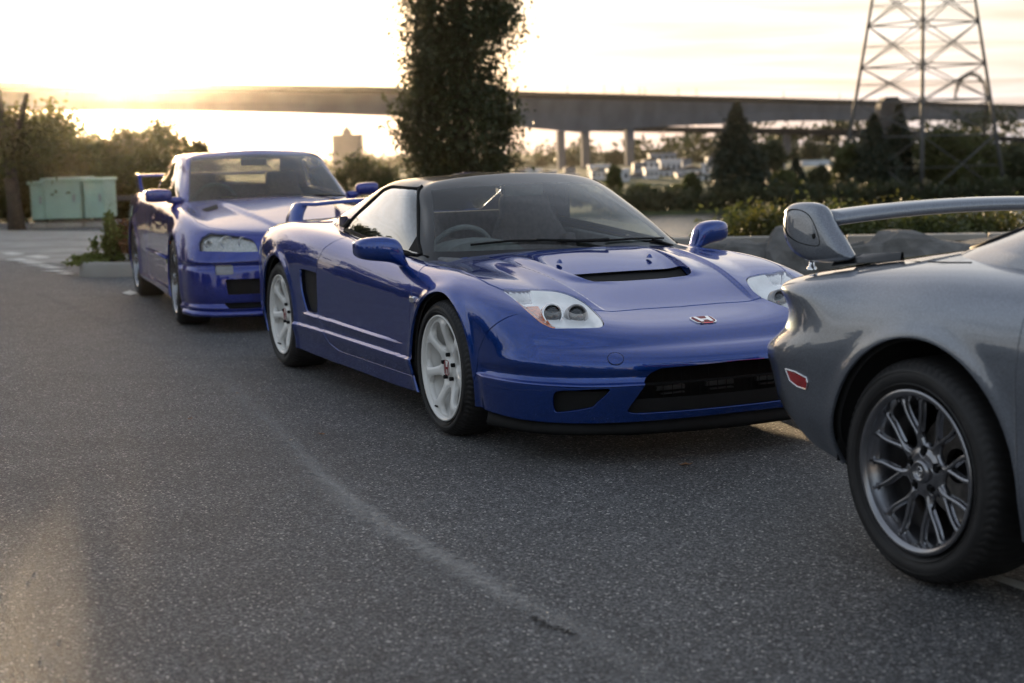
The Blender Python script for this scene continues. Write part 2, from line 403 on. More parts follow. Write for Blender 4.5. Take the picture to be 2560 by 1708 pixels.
M_RIMBRIGHT = mat('bright_rim', (0.62, 0.62, 0.62), 0.25, metal=0.9, noise=(9, 0.1))
M_DISC = mat('brake_disc_steel', (0.22, 0.20, 0.18), 0.35, metal=0.9, noise=(40, 0.3))
M_CALIPER = mat('caliper_metal', (0.20, 0.19, 0.18), 0.5, metal=0.5, noise=(20, 0.2))
M_CHROME = mat('chrome', (0.75, 0.75, 0.76), 0.08, metal=1.0, noise=(3, 0.02))
M_RED = mat('badge_red', (0.22, 0.008, 0.014), 0.4, coat=0.0, spec=0.2, noise=(20, 0.1))
M_GLASS = thin_glass('windscreen_glass', (0.86, 0.92, 0.90), 0.85, film=0.003)
M_GLASS2 = thin_glass('smoked_windscreen', (0.62, 0.64, 0.60), 1.0, film=0.004)
M_SGLASS = thin_glass('side_glass', (0.72, 0.78, 0.76), 2.6)
M_TGLASS = thin_glass('tinted_rear_glass', (0.30, 0.32, 0.30), 1.5)
M_LENS = thin_glass('clear_lens', (0.97, 0.98, 0.98), 0.55)
M_LAMPBOWL = mat('lamp_reflector', (0.86, 0.87, 0.88), 0.35, metal=0.0, coat=0.6, noise=(14, 0.1))
M_LAMPDARK = mat('projector_glass', (0.02, 0.025, 0.03), 0.05, coat=1.0, noise=(30, 0.4))
M_AMBER = mat('amber_lens', (0.70, 0.17, 0.05), 0.15, coat=1.0, noise=(60, 0.5), bump=(90, 0.6, 0.004))
M_REDLENS = mat('red_marker_lens', (0.35, 0.012, 0.015), 0.12, coat=1.0, noise=(50, 0.3), bump=(200, 0.3, 0.002))
M_FLUTE = mat('fluted_reflector', (0.42, 0.42, 0.40), 0.25, metal=0.6, coat=0.5, noise=(70, 0.2, 2), bump=(60, 0.3, 0.01))
M_DIM = mat('dull_dark_metal', (0.05, 0.05, 0.05), 0.6, metal=0.3, noise=(12, 0.2))
M_SEAT = mat('seat_fabric', (0.12, 0.10, 0.11), 0.9, noise=(40, 0.2))
M_DASH = mat('dashboard_vinyl', (0.11, 0.115, 0.12), 0.7, noise=(25, 0.2))
M_GREY = mat('grey_metal', (0.25, 0.25, 0.26), 0.4, metal=0.6, noise=(12, 0.15))
M_FLOOR = mat('underbody_black', (0.01, 0.01, 0.01), 0.9, noise=(8, 0.3))

# ================================================================== wheels
def tyre_profile(R, rr, w):
    h = w / 2; b = h * 0.86
    return [(rr - 0.012, -b), (rr + 0.004, -b - 0.006), (rr + 0.010, -h + 0.004), (rr + (R - rr) * 0.35, -h - 0.007), (rr + (R - rr) * 0.62, -h - 0.006),
            (R - 0.026, -h + 0.001), (R - 0.012, -h + 0.010), (R - 0.004, -h + 0.024), (R, -h + 0.045), (R + 0.001, -h * 0.3), (R + 0.001, h * 0.3),
            (R, h - 0.045), (R - 0.004, h - 0.024), (R - 0.012, h - 0.010), (R - 0.026, h - 0.001), (rr + (R - rr) * 0.5, h + 0.006), (rr + 0.004, b + 0.004), (rr - 0.012, b)]
def build_tyre(R, rr, w, parent, blocks=76):
    prof = tyre_profile(R, rr, w); V = []; F = []; n = blocks * 4; m = len(prof)
    for k in range(n):
        a = 2 * math.pi * k / n; ph = k % 4
        for j, (r, h) in enumerate(prof):
            rr_ = r; aa = a
            if 6 <= j <= 13:
                aa = a + (0.018 * (abs(j - 9.5) - 1.5))            # slanted shoulder grooves
                if ph == 0 and j not in (9, 10): rr_ -= 0.0055
            V.append((rr_ * math.cos(aa), h, rr_ * math.sin(aa)))
    for k in range(n):
        k2 = (k + 1) % n
        for j in range(m - 1): F.append((k * m + j, k * m + j + 1, k2 * m + j + 1, k2 * m + j))
    mb = MB(); mb.add(V, F, True)
    # circumferential grooves and raised sidewall rings
    for r_ in (rr + 0.016, rr + (R - rr) * 0.60): mb.lathe([(r_ - 0.0022, -w / 2 - 0.004), (r_, -w / 2 - 0.0085), (r_ + 0.0022, -w / 2 - 0.004)], 96)
    return mb.build('tyre', M_RUBBER, parent, fix=True)
def spoke_disc(fopen, height, r0, r1, nr=46, nt=420, depth=0.022):
    """spoke face as a clipped polar sheet with thickness; fopen<0 inside the windows; outside faces -y"""
    r = np.linspace(r0, r1, nr); t = np.linspace(0, 2 * np.pi, nt, endpoint=False); Rg, Tg = np.meshgrid(r, t, indexing='ij')
    H = height(Rg, Tg); G = np.stack([Rg * np.cos(Tg), -H, Rg * np.sin(Tg)], -1)
    dr = np.gradient(G, axis=0); dt = (np.roll(G, -1, 1) - np.roll(G, 1, 1)); N = np.cross(dt, dr); N /= np.maximum(np.linalg.norm(N, axis=2, keepdims=True), 1e-9)
    if N[nr // 2, 0, 1] > 0: N = -N
    idx = np.arange(nr * nt).reshape(nr, nt); nx = np.roll(idx, -1, 1)
    q = np.stack([idx[:-1], nx[:-1], nx[1:], idx[1:]], -1).reshape(-1, 4)
    P0 = G.reshape(-1, 3); a, b, c = P0[q[0][0]], P0[q[0][1]], P0[q[0][2]]
    if np.cross(b - a, c - b)[1] > 0: q = q[:, ::-1]
    S = Surf(P0, N.reshape(-1, 3), [tuple(x) for x in q.tolist()])
    A, B = clip(S, fopen(np.hypot(S.V[:, 0], S.V[:, 2]), np.arctan2(S.V[:, 2], S.V[:, 0])))
    return A
def rim_barrel(rr, w, face, parent, material, lip=0.012, n=72):
    """rr = rim flange radius; face = y of the outer flange; barrel runs inboard (+y)"""
    p = [(rr - lip, face + 0.010), (rr - lip * 0.6, face - 0.001), (rr, face - 0.002), (rr + 0.002, face + 0.004), (rr - 0.004, face + 0.012)]
    mb = MB(); mb.lathe(p, n)
    inner = [(rr - lip, face + 0.010), (rr - lip - 0.006, face + 0.03), (rr - lip - 0.024, face + 0.06), (rr - lip - 0.028, face + w * 0.7), (rr - lip - 0.008, face + w)]
    mb.lathe(inner, n)
    return mb.build('rim_barrel', material, parent)
def lug(mb, r, t, y, s=0.0095, d=0.016):
    V = []; 
    for yy in (y, y - d):
        for k in range(6): a = k * math.pi / 3; V.append((r * math.cos(t) + s * math.cos(a), yy, r * math.sin(t) + s * math.sin(a)))
    mb.add(V, [tuple(range(6)), tuple(range(11, 5, -1))] + [(k, (k + 1) % 6, 6 + (k + 1) % 6, 6 + k) for k in range(6)])
def h_shape(mb, w, h, y, sy=1, T=lambda p: p):
    """H emblem bars drawn in the (u,v) plane, flat boxes of thickness 2 mm"""
    pts = [[(-.50, .50), (-.34, .50), (-.22, .06), (.22, .06), (.34, .50), (.50, .50), (.36, -.50), (.20, -.50), (.17, -.12), (-.17, -.12), (-.20, -.50), (-.36, -.50)]]
    for P in pts:
        A = [T((u * w, y, v * h)) for u, v in P]; n = len(A)
        mb.add(A, [tuple(range(n))])
def wheel_common(o, rr, w, face, R, disc_r=0.15):
    mb = MB(); mb.lathe([(0.05, 0.035), (disc_r, 0.035), (disc_r, 0.058), (0.05, 0.058)], 48, closed=True, smooth=False); d = mb.build('brake_disc', M_DISC, o)
    for k in range(36):
        pass
    return d
def white_wheel(name, R, w, flip=False, spin=0.0):
    o = empty(name); rr = 0.2335; face = -w / 2 - 0.002
    build_tyre(R, rr, w, o); rim_barrel(rr, w - 0.01, face, o, M_WHEEL)
    def d_sp(r, t):
        k = 2 * np.pi / 7; u = np.abs((t + spin + k / 2) % k - k / 2); return r * np.sin(u)
    def hw(r): return 0.0185 + 0.030 * np.exp(-((r - 0.055) / 0.028) ** 2) + 0.012 * smooth01((r - 0.165) / 0.05)
    def fopen(r, t):
        a = d_sp(r, t) - hw(r); b = r - 0.076; c = 0.2105 - r; k = 0.014       # inside the window when all are positive
        m = -k * np.log(np.exp(-a / k) + np.exp(-b / k) + np.exp(-c / k)); return -m
    def height(r, t):
        base = -face - 0.014 - 0.030 * smooth01((0.20 - r) / 0.14) + 0.006 * smooth01((0.06 - r) / 0.03)
        d = np.clip(d_sp(r, t) / np.maximum(hw(r), 1e-4), 0, 1.0)
        ridge = 0.007 * (1 - d ** 3) * smooth01((r - 0.06) / 0.03) * smooth01((0.215 - r) / 0.02); return base + ridge
    S = spoke_disc(fopen, height, 0.012, 0.222)
    panel('spokes', S, M_WHEEL, o, depth=0.024, tol=-1)
    yb = face + 0.014 + 0.030
    wheel_common(o, rr, w, face, R)
    cp = MB(); cp.lathe([(0.0, yb - 0.016), (0.034, yb - 0.016), (0.040, yb - 0.010), (0.041, yb + 0.012)], 40); c = cp.build('hub_cap', M_WHEEL, o)
    hb = MB(); h_shape(hb, 0.042, 0.050, yb - 0.0172); hm = hb.build('logo_letter', M_RED, o, fix=False)
    ring = MB(); ring.tube([(0.028 * math.copysign(abs(math.cos(a)) ** .6, math.cos(a)), yb - 0.0166, 0.033 * math.copysign(abs(math.sin(a)) ** .6, math.sin(a))) for a in np.linspace(0, 2 * math.pi, 25)], 0.0016, 5, False); ring.build('logo_ring', M_RED, o)
    for k in range(5):
        l = MB(); lug(l, 0.057, 2 * math.pi * k / 5 + 0.3, yb - 0.001); ob = l.build('lug_nut', M_BLACK, o)
    cal = MB()
    for a0 in (0.5,):
        pts = [(0.125 * math.cos(a), 0.045, 0.125 * math.sin(a)) for a in np.linspace(a0 - 0.35, a0 + 0.35, 7)]
        for i in range(6): cal.bar(pts[i], pts[i + 1], 0.075, 0.05)
    cal.build('brake_caliper', M_CALIPER, o)
    vs = MB(); vs.tube([(0.2 * math.cos(-1.95), face + 0.015, 0.2 * math.sin(-1.95)), (0.19 * math.cos(-1.95), face - 0.006, 0.19 * math.sin(-1.95))], 0.004, 6); vs.build('valve', M_BLACK, o)
    return o
def mesh_wheel(name, R, w, n_y=8, material=None, spin=0.0, rr=0.2335):
    o = empty(name); face = -w / 2 - 0.002; material = material or M_GUN
    build_tyre(R, rr, w, o); rim_barrel(rr, w - 0.01, face, o, material, lip=0.020)
    ro = rr - 0.022
    def geo(r, t):
        k = 2 * np.pi / n_y; u = np.abs((t + spin + k / 2) % k - k / 2)
        off = rad(10.4) * np.sin(np.pi / 2 * np.clip((r - ro * 0.44) / (ro * 0.42), 0, 1)); d = np.abs(u - off) * r; stem = u * r; return u, d, stem
    def fopen(r, t):
        u, d, stem = geo(r, t); a = d - 0.0056 - 0.002 * smooth01((r - ro * 0.9) / 0.02) - 0.0050 * smooth01((ro * 0.58 - r) / (ro * 0.22)); b = r - ro * 0.34
        c = ro * 0.985 - r; k = 0.005
        m = -k * np.log(np.exp(-a / k) + np.exp(-b / k) + np.exp(-c / k)); return -m
    def height(r, t):
        u, d, stem = geo(r, t); base = -face - 0.030 - 0.012 * smooth01((ro - r) / (ro * 0.8)) + 0.008 * smooth01((0.07 - r) / 0.02)
        lug_ = 0
        for k in range(5):
            a = 2 * math.pi * k / 5 + 0.3; lug_ = lug_ + smooth01(1 - (np.hypot(r * np.cos(t) - 0.056 * math.cos(a), r * np.sin(t) - 0.056 * math.sin(a)) - 0.011) / 0.004)
        return base + 0.0045 * (1 - np.clip(d / 0.007, 0, 1) ** 2) * smooth01((r - 0.06) / 0.03) - 0.016 * np.clip(lug_, 0, 1)
    S = spoke_disc(fopen, height, 0.010, ro + 0.008, 64, 560)
    panel('spokes', S, material, o, depth=0.020, tol=-1)
    wheel_common(o, rr, w, face, R)
    yb = face + 0.034
    cp = MB(); cp.lathe([(0.0, yb - 0.008), (0.020, yb - 0.008), (0.022, yb - 0.014), (0.030, yb - 0.014), (0.034, yb - 0.004), (0.035, yb + 0.01)], 40); c = cp.build('hub_cap', material, o)
    lg = MB(); lg.tube([(0.011 * math.cos(a), yb - 0.010, 0.014 * math.sin(a)) for a in np.linspace(0, 2 * math.pi, 21)], 0.0022, 6, False)
    lg.tube([(-0.007, yb - 0.010, -0.004), (0.007, yb - 0.010, 0.004)], 0.002, 6); lg.build('logo_mark', M_CHROME, o)
    for k in range(5):
        l = MB(); a = 2 * math.pi * k / 5 + 0.3; lug(l, 0.056, a, yb + 0.012, 0.008, 0.014); l.build('lug_nut', M_BLACK, o)
    for k in range(2 * n_y):                                  # small flange bolts round the barrel
        a = 2 * math.pi * (k + 0.5) / (2 * n_y) - spin
        l = MB(); lug(l, ro - 0.004, a, face + 0.026, 0.0045, 0.008); l.build('rim_bolt', material, o)
    return o
def six_wheel(name, R, w, rr=0.245):
    o = empty(name); face = -w / 2 - 0.002
    build_tyre(R, rr, w, o); rim_barrel(rr, w - 0.01, face, o, M_GUN)
    def d_sp(r, t): k = 2 * np.pi / 6; u = np.abs((t + k / 2) % k - k / 2); return r * np.sin(u)
    hw = lambda r: 0.020 + 0.022 * np.exp(-((r - 0.06) / 0.03) ** 2)
    def fopen(r, t): a = d_sp(r, t) - hw(r); b = r - 0.08; c = rr - 0.022 - r; k = 0.012; return k * np.log(np.exp(-a / k) + np.exp(-b / k) + np.exp(-c / k))
    height = lambda r, t: -face - 0.012 - 0.03 * smooth01((0.2 - r) / 0.15)
    panel('spokes', spoke_disc(fopen, height, 0.012, rr - 0.012, 30, 240), M_GUN, o, depth=0.022, tol=-1)
    wheel_common(o, rr, w, face, R)
    return o
def place_wheel(w, parent, x, y, z, right, steer=0.0):
    w.parent = parent; w.location = (x, -y if right else y, z); w.rotation_euler = (0, 0, steer + (0 if right else math.pi))
    if w.type == 'EMPTY': w.empty_display_size = 0.1

def ring_net(rows): return [[tuple(p) for p in r] for r in rows]
def arch_tub(parent, cx, cz, R, y0, y1, name='wheel_well'):
    mb = MB(); n = 24; V = []; 
    for k in range(n + 1):
        a = math.pi * (-0.02 + 1.04 * k / n)
        for y in (y0, y1): V.append((cx + R * math.cos(a), y, cz + R * math.sin(a)))
    F = [(2 * k, 2 * k + 2, 2 * k + 3, 2 * k + 1) for k in range(n)]
    mb.add(V, F, True); c = len(mb.v); inner = [2 * k for k in range(n + 1)]; mb.f.append(tuple(inner)); mb.sm.append(False)
    return mb.build(name, M_LINER, parent)
# ================================================================== CAR 1: blue mid-engined sports car (front axle at the origin, x forward)
NSX = (0.47837917, 6.9583091, -1.15252351)
def build_blue_sports_car():
    car = empty('sports_car', (NSX[0], NSX[1], 0), NSX[2], 'low blue mid-engined coupe with white seven-spoke wheels and a black roof, centre of the row', 'car', 'sports cars parked in a row')
    body_net = [
     [(1.035,0,.182),(.985,.42,.176),(.83,.68,.172),(.62,.795,.172),(.38,.838,.18),(.0,.862,.17),(-.42,.868,.150),(-.9,.872,.148),(-1.4,.875,.148),(-1.9,.885,.15),(-2.5,.895,.17),(-2.95,.865,.20),(-3.2,.75,.23),(-3.32,.42,.25),(-3.36,0,.25)],
     [(1.060,0,.315),(1.008,.42,.31),(.855,.69,.305),(.64,.812,.305),(.39,.855,.31),(.0,.886,.31),(-.42,.885,.275),(-.9,.888,.27),(-1.4,.890,.27),(-1.9,.900,.275),(-2.5,.915,.31),(-2.98,.88,.33),(-3.25,.77,.36),(-3.38,.43,.38),(-3.42,0,.38)],
     [(1.045,0,.385),(.993,.42,.385),(.845,.69,.39),(.63,.812,.39),(.39,.858,.40),(0,.890,.41),(-.42,.884,.38),(-.9,.884,.375),(-1.4,.887,.38),(-1.9,.90,.40),(-2.5,.918,.43),(-2.98,.88,.45),(-3.25,.77,.48),(-3.39,.43,.5),(-3.43,0,.5)],
     [(.965,0,.455),(.925,.40,.462),(.80,.665,.482),(.60,.80,.505),(.38,.852,.52),(0,.888,.54),(-.42,.88,.52),(-.9,.88,.52),(-1.4,.885,.53),(-1.9,.90,.55),(-2.5,.92,.57),(-2.98,.88,.58),(-3.24,.77,.6),(-3.38,.43,.62),(-3.42,0,.62)],
     [(.80,0,.520),(.775,.36,.530),(.69,.60,.565),(.54,.752,.595),(.36,.828,.615),(0,.868,.635),(-.42,.868,.62),(-.9,.87,.63),(-1.4,.875,.65),(-1.9,.895,.67),(-2.5,.905,.70),(-2.98,.865,.71),(-3.2,.76,.72),(-3.34,.43,.74),(-3.38,0,.74)],
     [(.56,0,.572),(.545,.33,.580),(.50,.54,.612),(.40,.68,.640),(.26,.77,.668),(-.05,.81,.695),(-.42,.82,.695),(-.9,.83,.712),(-1.4,.84,.740),(-1.9,.86,.77),(-2.5,.85,.80),(-2.93,.80,.81),(-3.15,.70,.81),(-3.28,.42,.815),(-3.32,0,.82)],
     [(.18,0,.680),(.18,.32,.681),(.18,.52,.686),(.14,.64,.699),(.03,.71,.710),(-.2,.752,.724),(-.50,.757,.726),(-.9,.768,.748),(-1.4,.775,.785),(-1.9,.785,.822),(-2.45,.755,.848),(-2.8,.67,.852),(-2.95,.52,.852),(-3.02,.3,.855),(-3.05,0,.855)],
     [(-.34,0,.770),(-.38,.30,.764),(-.46,.52,.748),(-.52,.635,.737),(-.565,.685,.731),(-.63,.705,.733),(-.78,.710,.742),(-1.1,.712,.764),(-1.55,.705,.797),(-1.95,.68,.828),(-2.35,.60,.848),(-2.58,.45,.856),(-2.66,.3,.858),(-2.68,.15,.858),(-2.69,0,.858)]]
    G = net_surface(body_net, 22, 34)
    # sculpted details are displacements of the sheet
    X, Y, Z = G[..., 0], G[..., 1], G[..., 2]; N = grid_normals(G); D = np.zeros_like(X)
    side = smooth01((Y - 0.80) / 0.05) * ((X < -0.25) & (X > -2.3)) * smooth01((-X - 0.30) / 0.06)
    # two ledges along the lower door
    z1 = 0.368 + 0.012 * np.clip((-X - 0.36) / 1.5, 0, 1.1); z2 = 0.309 + 0 * X
    fade1 = smooth01((-X - 0.34) / 0.5) * smooth01((X + 2.05) / 0.15); fade2 = smooth01((-X - 0.20) / 0.1) * smooth01((X + 2.25) / 0.1)
    D += side * (0.014 * fade1 * (smooth01((z1 - Z) / 0.007)) * (1 - smooth01((z1 - Z - 0.007) / 0.045)))
    D += side * (0.013 * fade2 * (smooth01((z2 - Z) / 0.006)) * (1 - smooth01((z2 - Z - 0.008) / 0.09)))
    # scooped bonnet vent: a hollow that deepens forward and ends at a lip
    vx, vy = X, Y
    half = np.interp(vx, [-.5, -.10, .05, .16, .22, .25, .265], [.37, .345, .328, .305, .275, .235, .17])
    inside = smooth01((half - vy) / 0.014) * smooth01((0.268 - vx) / 0.016) * smooth01((vx + 0.34) / 0.25)
    D += 0.010 * bumpf(np.hypot(np.clip(vy - half, -1, 1), np.clip(vx - 0.14, -1, 0.0) * 0) , 0.05) * smooth01((0.30 - vx) / 0.10) * smooth01((vx + 0.45) / 0.3) * (Y < 0.45)
    # crease running from the screen to the lamp corner
    crease_y = np.interp(X, [-.40, -.1, .25, .62], [.475, .455, .410, .355]); cz = (X > -.45) & (X < .66) & (Z > .55)
    D += cz * 0.013 * smooth01((Y - crease_y) / 0.010) * (1 - smooth01((Y - crease_y) / 0.15)) * smooth01((0.64 - X) / 0.2) * smooth01((X + 0.42) / 0.2)
    # hollow line between bumper peak and lower section
    D -= 0.010 * bumpf(Z - (0.350), 0.020) * smooth01((X - 0.36) / 0.12) * (X > 0.3)
    D += 0.016 * smooth01((0.330 - Z) / 0.008) * smooth01((X - 0.36) / 0.10) * (X > 0.3)
    D -= 0.012 * bumpf(Z - 0.470, 0.022) * smooth01((X - 0.62) / 0.12) * (Y < .75)
    D += 0.010 * bumpf(Z - 0.405, 0.028) * smooth01((X - 0.50) / 0.2) * (X > .4)
    # rolled arch lips
    for (ax, az, aR, yy) in ((0.02, 0.300, 0.340, .80), (-2.50, 0.318, 0.352, .80)):
        r_ = np.hypot(X - ax, Z - az); D += 0.010 * bumpf(r_ - aR, 0.03) * (Y > yy)
    G = G + N * D[..., None]
    G[:, 0, 1] = 0; G[:, -1, 1] = 0
    N = grid_normals(G); base = grid_surf(G, N)
    if base.N[len(base.N) // 2] @ np.array([0, 1, 0.2]) < 0 or np.mean(base.N[:, 1]) < 0: base.N = -base.N
    fc = base.F[len(base.F) // 2]; a, b, c = (base.V[i] for i in fc[:3])
    if np.cross(b - a, c - b) @ base.N[fc[0]] < 0: base.F = [tuple(reversed(f)) for f in base.F]
    bv = bvh_of(mirror(base))
    T = lambda pix: trace(pix, bv, NSX)
    xy = lambda P: P[:, :2]; xz = lambda P: P[:, [0, 2]]
    # ---- openings
    arch = lambda cx, cz, R: (lambda S: np.where(S.V[:, 1] > 0.55, np.hypot(S.V[:, 0] - cx, S.V[:, 2] - cz) - R, 1.0))
    S = base
    S, _ = clip(S, arch(0.02, 0.300, 0.340)(S)); S, _ = clip(S, arch(-2.50, 0.318, 0.352)(S))
    # headlamp outline traced on the body skin
    hl = T([(1258, 724), (1300, 724), (1340, 723), (1378, 725), (1410, 731), (1440, 743), (1470, 762), (1496, 787), (1509, 806), (1505, 815), (1490, 819), (1440, 820), (1392, 820), (1370, 815), (1345, 801), (1315, 774), (1285, 747)])
    HL = spline2(xy(hl), 5)
    in_nose = lambda S: (S.V[:, 0] > 0.1) & (S.V[:, 2] > 0.45)
    fh = lambda S: np.where(in_nose(S), sdf_poly(XY(S), HL), 1.0)
    S, lamp = gap_split(S, fh, .005)
    # main grille and side inlets in the bumper (y,z)
    GR = spline2([(0, .385), (.30, .380), (.375, .365), (.43, .325), (.50, .235), (.515, .222), (.49, .213), (.25, .212), (0, .214), (-.2, .214), (-.25, .30), (-.2, .385)], 6)
    GR = np.array([(0, .387), (.34, .380), (.375, .366), (.40, .345), (.47, .235), (.478, .214), (.45, .204), (0, .204), (-.5, .204), (-.5, .387)])
    fg = lambda S: np.where(S.V[:, 0] > 0.3, sdf_poly(YZ(S), GR), 1.0)
    S, grille_s = clip(S, fg(S))
    si = T([(1382, 991), (1395, 978), (1440, 976), (1517, 972), (1523, 980), (1490, 1010), (1478, 1020), (1400, 1032), (1387, 1030), (1382, 1018)])
    SI = spline2(si[:, 1:], 4)
    fs = lambda S: np.where((S.V[:, 0] > 0.3), sdf_poly(YZ(S), SI), 1.0)
    S, inlet_s = clip(S, fs(S))
    # side intake behind the door
    IN = np.array([(-1.770, .612), (-2.005, .618), (-2.03, .600), (-2.02, .50), (-1.955, .405), (-1.90, .388), (-1.775, .392), (-1.757, .405), (-1.752, .595)])
    IN = spline2(IN, 3)
    f_in = lambda S: np.where(S.V[:, 1] > 0.6, sdf_poly(XZ(S), IN), 1.0)
    S, intake_s = clip(S, f_in(S))
    # ---- panels
    DOOR = np.array([(-.315, .225), (-.335, .50), (-.325, .60), (-.345, .68), (-.42, .725), (-.56, .80), (-1.58, .86), (-1.60, .80), (-1.70, .74), (-1.745, .66), (-1.752, .60), (-1.752, .40), (-1.70, .365), (-1.62, .30), (-1.55, .245), (-1.42, .222)])
    f_door = lambda S: np.where(S.V[:, 1] > 0.5, sdf_poly(XZ(S), DOOR), 1.0)
    S, door = gap_split(S, f_door, 0.0055)
    # bonnet: front edge traced on the skin, side edge along the wing
    hf = T([(1494, 776), (1530, 779), (1600, 773), (1680, 768), (1740, 764), (1800, 757)])
    hs = T([(1060, 664), (1100, 668), (1150, 676), (1190, 694), (1225, 712), (1256, 725)])
    xh0 = float(hf[-1, 0])
    HOOD = [(xh0 + .004, -.2), (xh0 + .004, 0.0)] + [tuple(p) for p in xy(hf[::-1])] 
    lamp_in = np.array(HL); 
    HOODp = HOOD + [(float(hf[0, 0]) - .02, float(hf[0, 1]) + .06)] + [tuple(p) for p in xy(hs[::-1])] + [(-.62, float(hs[0, 1]) - .02), (-.7, -.2)]
    f_hood = lambda S: np.where((S.V[:, 2] > 0.48), sdf_poly(XY(S), HOODp), 1.0)
    S, hood = gap_split(S, f_hood, 0.0105)
    # front bumper / wing joint
    BG = [(0.30, .20), (0.385, .32), (0.405, .42), (0.46, .50), (0.545, .565), (0.62, .62), (0.75, .70)]
    f_b = lambda S: np.where(S.V[:, 0] > 0.1, -side_of(XZ(S), BG), -1.0)
    rest, bump = gap_split(S, lambda S: np.where(S.V[:, 0] > 0.1, side_of(XZ(S), BG), 1.0), 0.005)
    # lower valance of the bumper
    zc = lambda S: S.V[:, 2] - np.interp(S.V[:, 1], [0, .4, .55, .86], [.325, .318, .315, .318])
    bump_up, bump_lo = gap_split(bump, zc, 0.004)
    # rear bumper joint
    rest, rbump = gap_split(rest, lambda S: np.where(S.V[:, 0] < -2.7, np.maximum(S.V[:, 2] - 0.60, S.V[:, 0] + 3.02), 1.0), 0.005)
    pan = lambda n, s, m=M_BLUE, **k: panel(n, s, m, car, **k)
    # bonnet vent: sharp-edged opening whose floor drops away towards the front lip
    rec = spline2([(-.32, .350), (-.10, .343), (.05, .322), (.17, .296), (.222, .278), (.255, .245), (.268, .19)], 5, False)
    REC = np.array([(-.325, -.2)] + [tuple(p) for p in rec] + [(.268, 0), (.268, -.2)])
    hood, floor = clip(hood, sdf_poly(XY(hood), REC))
    dep = lambda x: .002 + .052 * np.clip((x + .30) / .57, 0, 1) ** 1.6
    mouth, floor = clip(floor, floor.V[:, 0] - .05)
    fl = Surf(floor.V - floor.N * dep(floor.V[:, 0])[:, None], floor.N, floor.F); pan('vent_floor', both(fl), flange=False, custom=False)
    fl = Surf(mouth.V - mouth.N * (dep(mouth.V[:, 0]) + .012)[:, None], mouth.N, mouth.F); pan('vent_mouth_shade', both(fl), M_BLACK, flange=False, custom=False)  # black front of the floor imitates the shade below the lip
    bb = bvh_of(base); V = []; edge = list(rec) + [np.array((.268, y)) for y in np.linspace(.18, -.18, 13)] + [p * np.array([1, -1]) for p in rec[::-1]]
    for p in edge:
        h = bb.ray_cast(Vector((p[0], abs(p[1]), 2)), Vector((0, 0, -1)))
        if h[0] is None: continue
        n_ = h[1] if h[1].z > 0 else -h[1]; q_ = Vector((h[0].x, p[1], h[0].z)); V += [tuple(q_ - n_ * .001), tuple(q_ - n_ * (float(dep(p[0])) + .004))]
    wl = MB(); wl.add(V, [(2 * i, 2 * i + 2, 2 * i + 3, 2 * i + 1) for i in range(len(V) // 2 - 1)], True); wl.build('vent_wall', M_BLUE, car)
    pan('body_shell', both(rest)); pan('bonnet', both(hood)); pan('front_bumper', both(bump_up)); pan('lower_bumper', both(bump_lo)); pan('rear_bumper', both(rbump))
    for s, nm in ((mirror, 1), (lambda q: q, -1)):
        dr = pan('door', s(door)); sg = -nm
        hd = MB(); hd.lathe([(0, -.003), (.017, -.003), (.020, 0), (.020, .01)], 24, c=(0, 0, 0)); h = hd.build('door_lock', M_BLACK, dr)
        h.location = (-1.651, sg * 0.842, .715); h.rotation_euler = (rad(-15) * sg * -1, 0, 0 if sg < 0 else math.pi)
        hd = MB(); hd.lathe([(.008, -.005), (.013, -.005), (.0135, 0)], 20); q = hd.build('lock_ring', M_CHROME, dr); q.location = h.location; q.rotation_euler = h.rotation_euler
        # indicator on the wing
        mk = MB(); mk.box((0, 0, 0), (.050, .022, .030)); k = mk.build('side_marker', M_CHROME, car, bevel=.006); k.location = (-.285, sg * .884, .582)
        mk = MB(); mk.box((0, -.010, 0), (.030, .012, .020)); k2 = mk.build('marker_lens', M_LENS, k, bevel=.004); k2.rotation_euler = (0, 0, 0 if sg < 0 else math.pi)
    # liner: dark inner skin so that gaps and openings read as depth
    inner = Surf(base.V - base.N * 0.03, base.N, base.F)
    inner, _ = clip(inner, arch(0.02, 0.300, 0.330)(inner)); inner, _ = clip(inner, arch(-2.50, 0.318, 0.34)(inner))
    inner, _ = clip(inner, np.where((inner.V[:, 0] > -.2), inner.V[:, 2] * 0 + 1, 1))
    inner, _ = clip(inner, sdf_poly(YZ(inner), [(-1, .26), (-1, .38), (.40, .38), (.46, .26)]) * (inner.V[:, 0] > .3) + 1.0 * (inner.V[:, 0] <= .3))
    inner, _ = clip(inner, np.where(in_nose(inner), sdf_poly(XY(inner), HL) + 0.01, 1.0))
    inner, _ = clip(inner, np.where(inner.V[:, 2] > .5, sdf_poly(XY(inner), REC), 1.0))
    panel('inner_liner', both(inner), M_LINER, car, flange=False)
    # ---- headlamps
    for s, sg in ((mirror, -1), (lambda q: q, 1)):
        L = s(lamp); lens = Surf(L.V + L.N * 0.001, L.N, L.F); lo = panel('headlight', lens, M_LENS, car, depth=0.004)
        dpt = .006 + .030 * smooth01(-sdf_poly(np.stack([L.V[:, 0], L.V[:, 1] * sg], 1), HL) / .055); bowl = Surf(L.V - L.N * dpt[:, None], L.N, L.F)
        c1 = T([(1380, 773)])[0]; c2 = T([(1442, 775)])[0]
        # amber corner and clear corner: split along traced lines
        am = T([(1290, 747), (1320, 745), (1333, 752), (1350, 782), (1375, 815)])
        lobe = lambda S, c, r: np.hypot(S.V[:, 0] - c[0], S.V[:, 1] * sg - c[1]) - r
        AM = np.array([(float(a), float(b)) for a, b in xy(T([(1286, 748), (1300, 746), (1345, 743), (1354, 760), (1374, 786), (1388, 803), (1388, 819), (1345, 806), (1315, 778)]))])
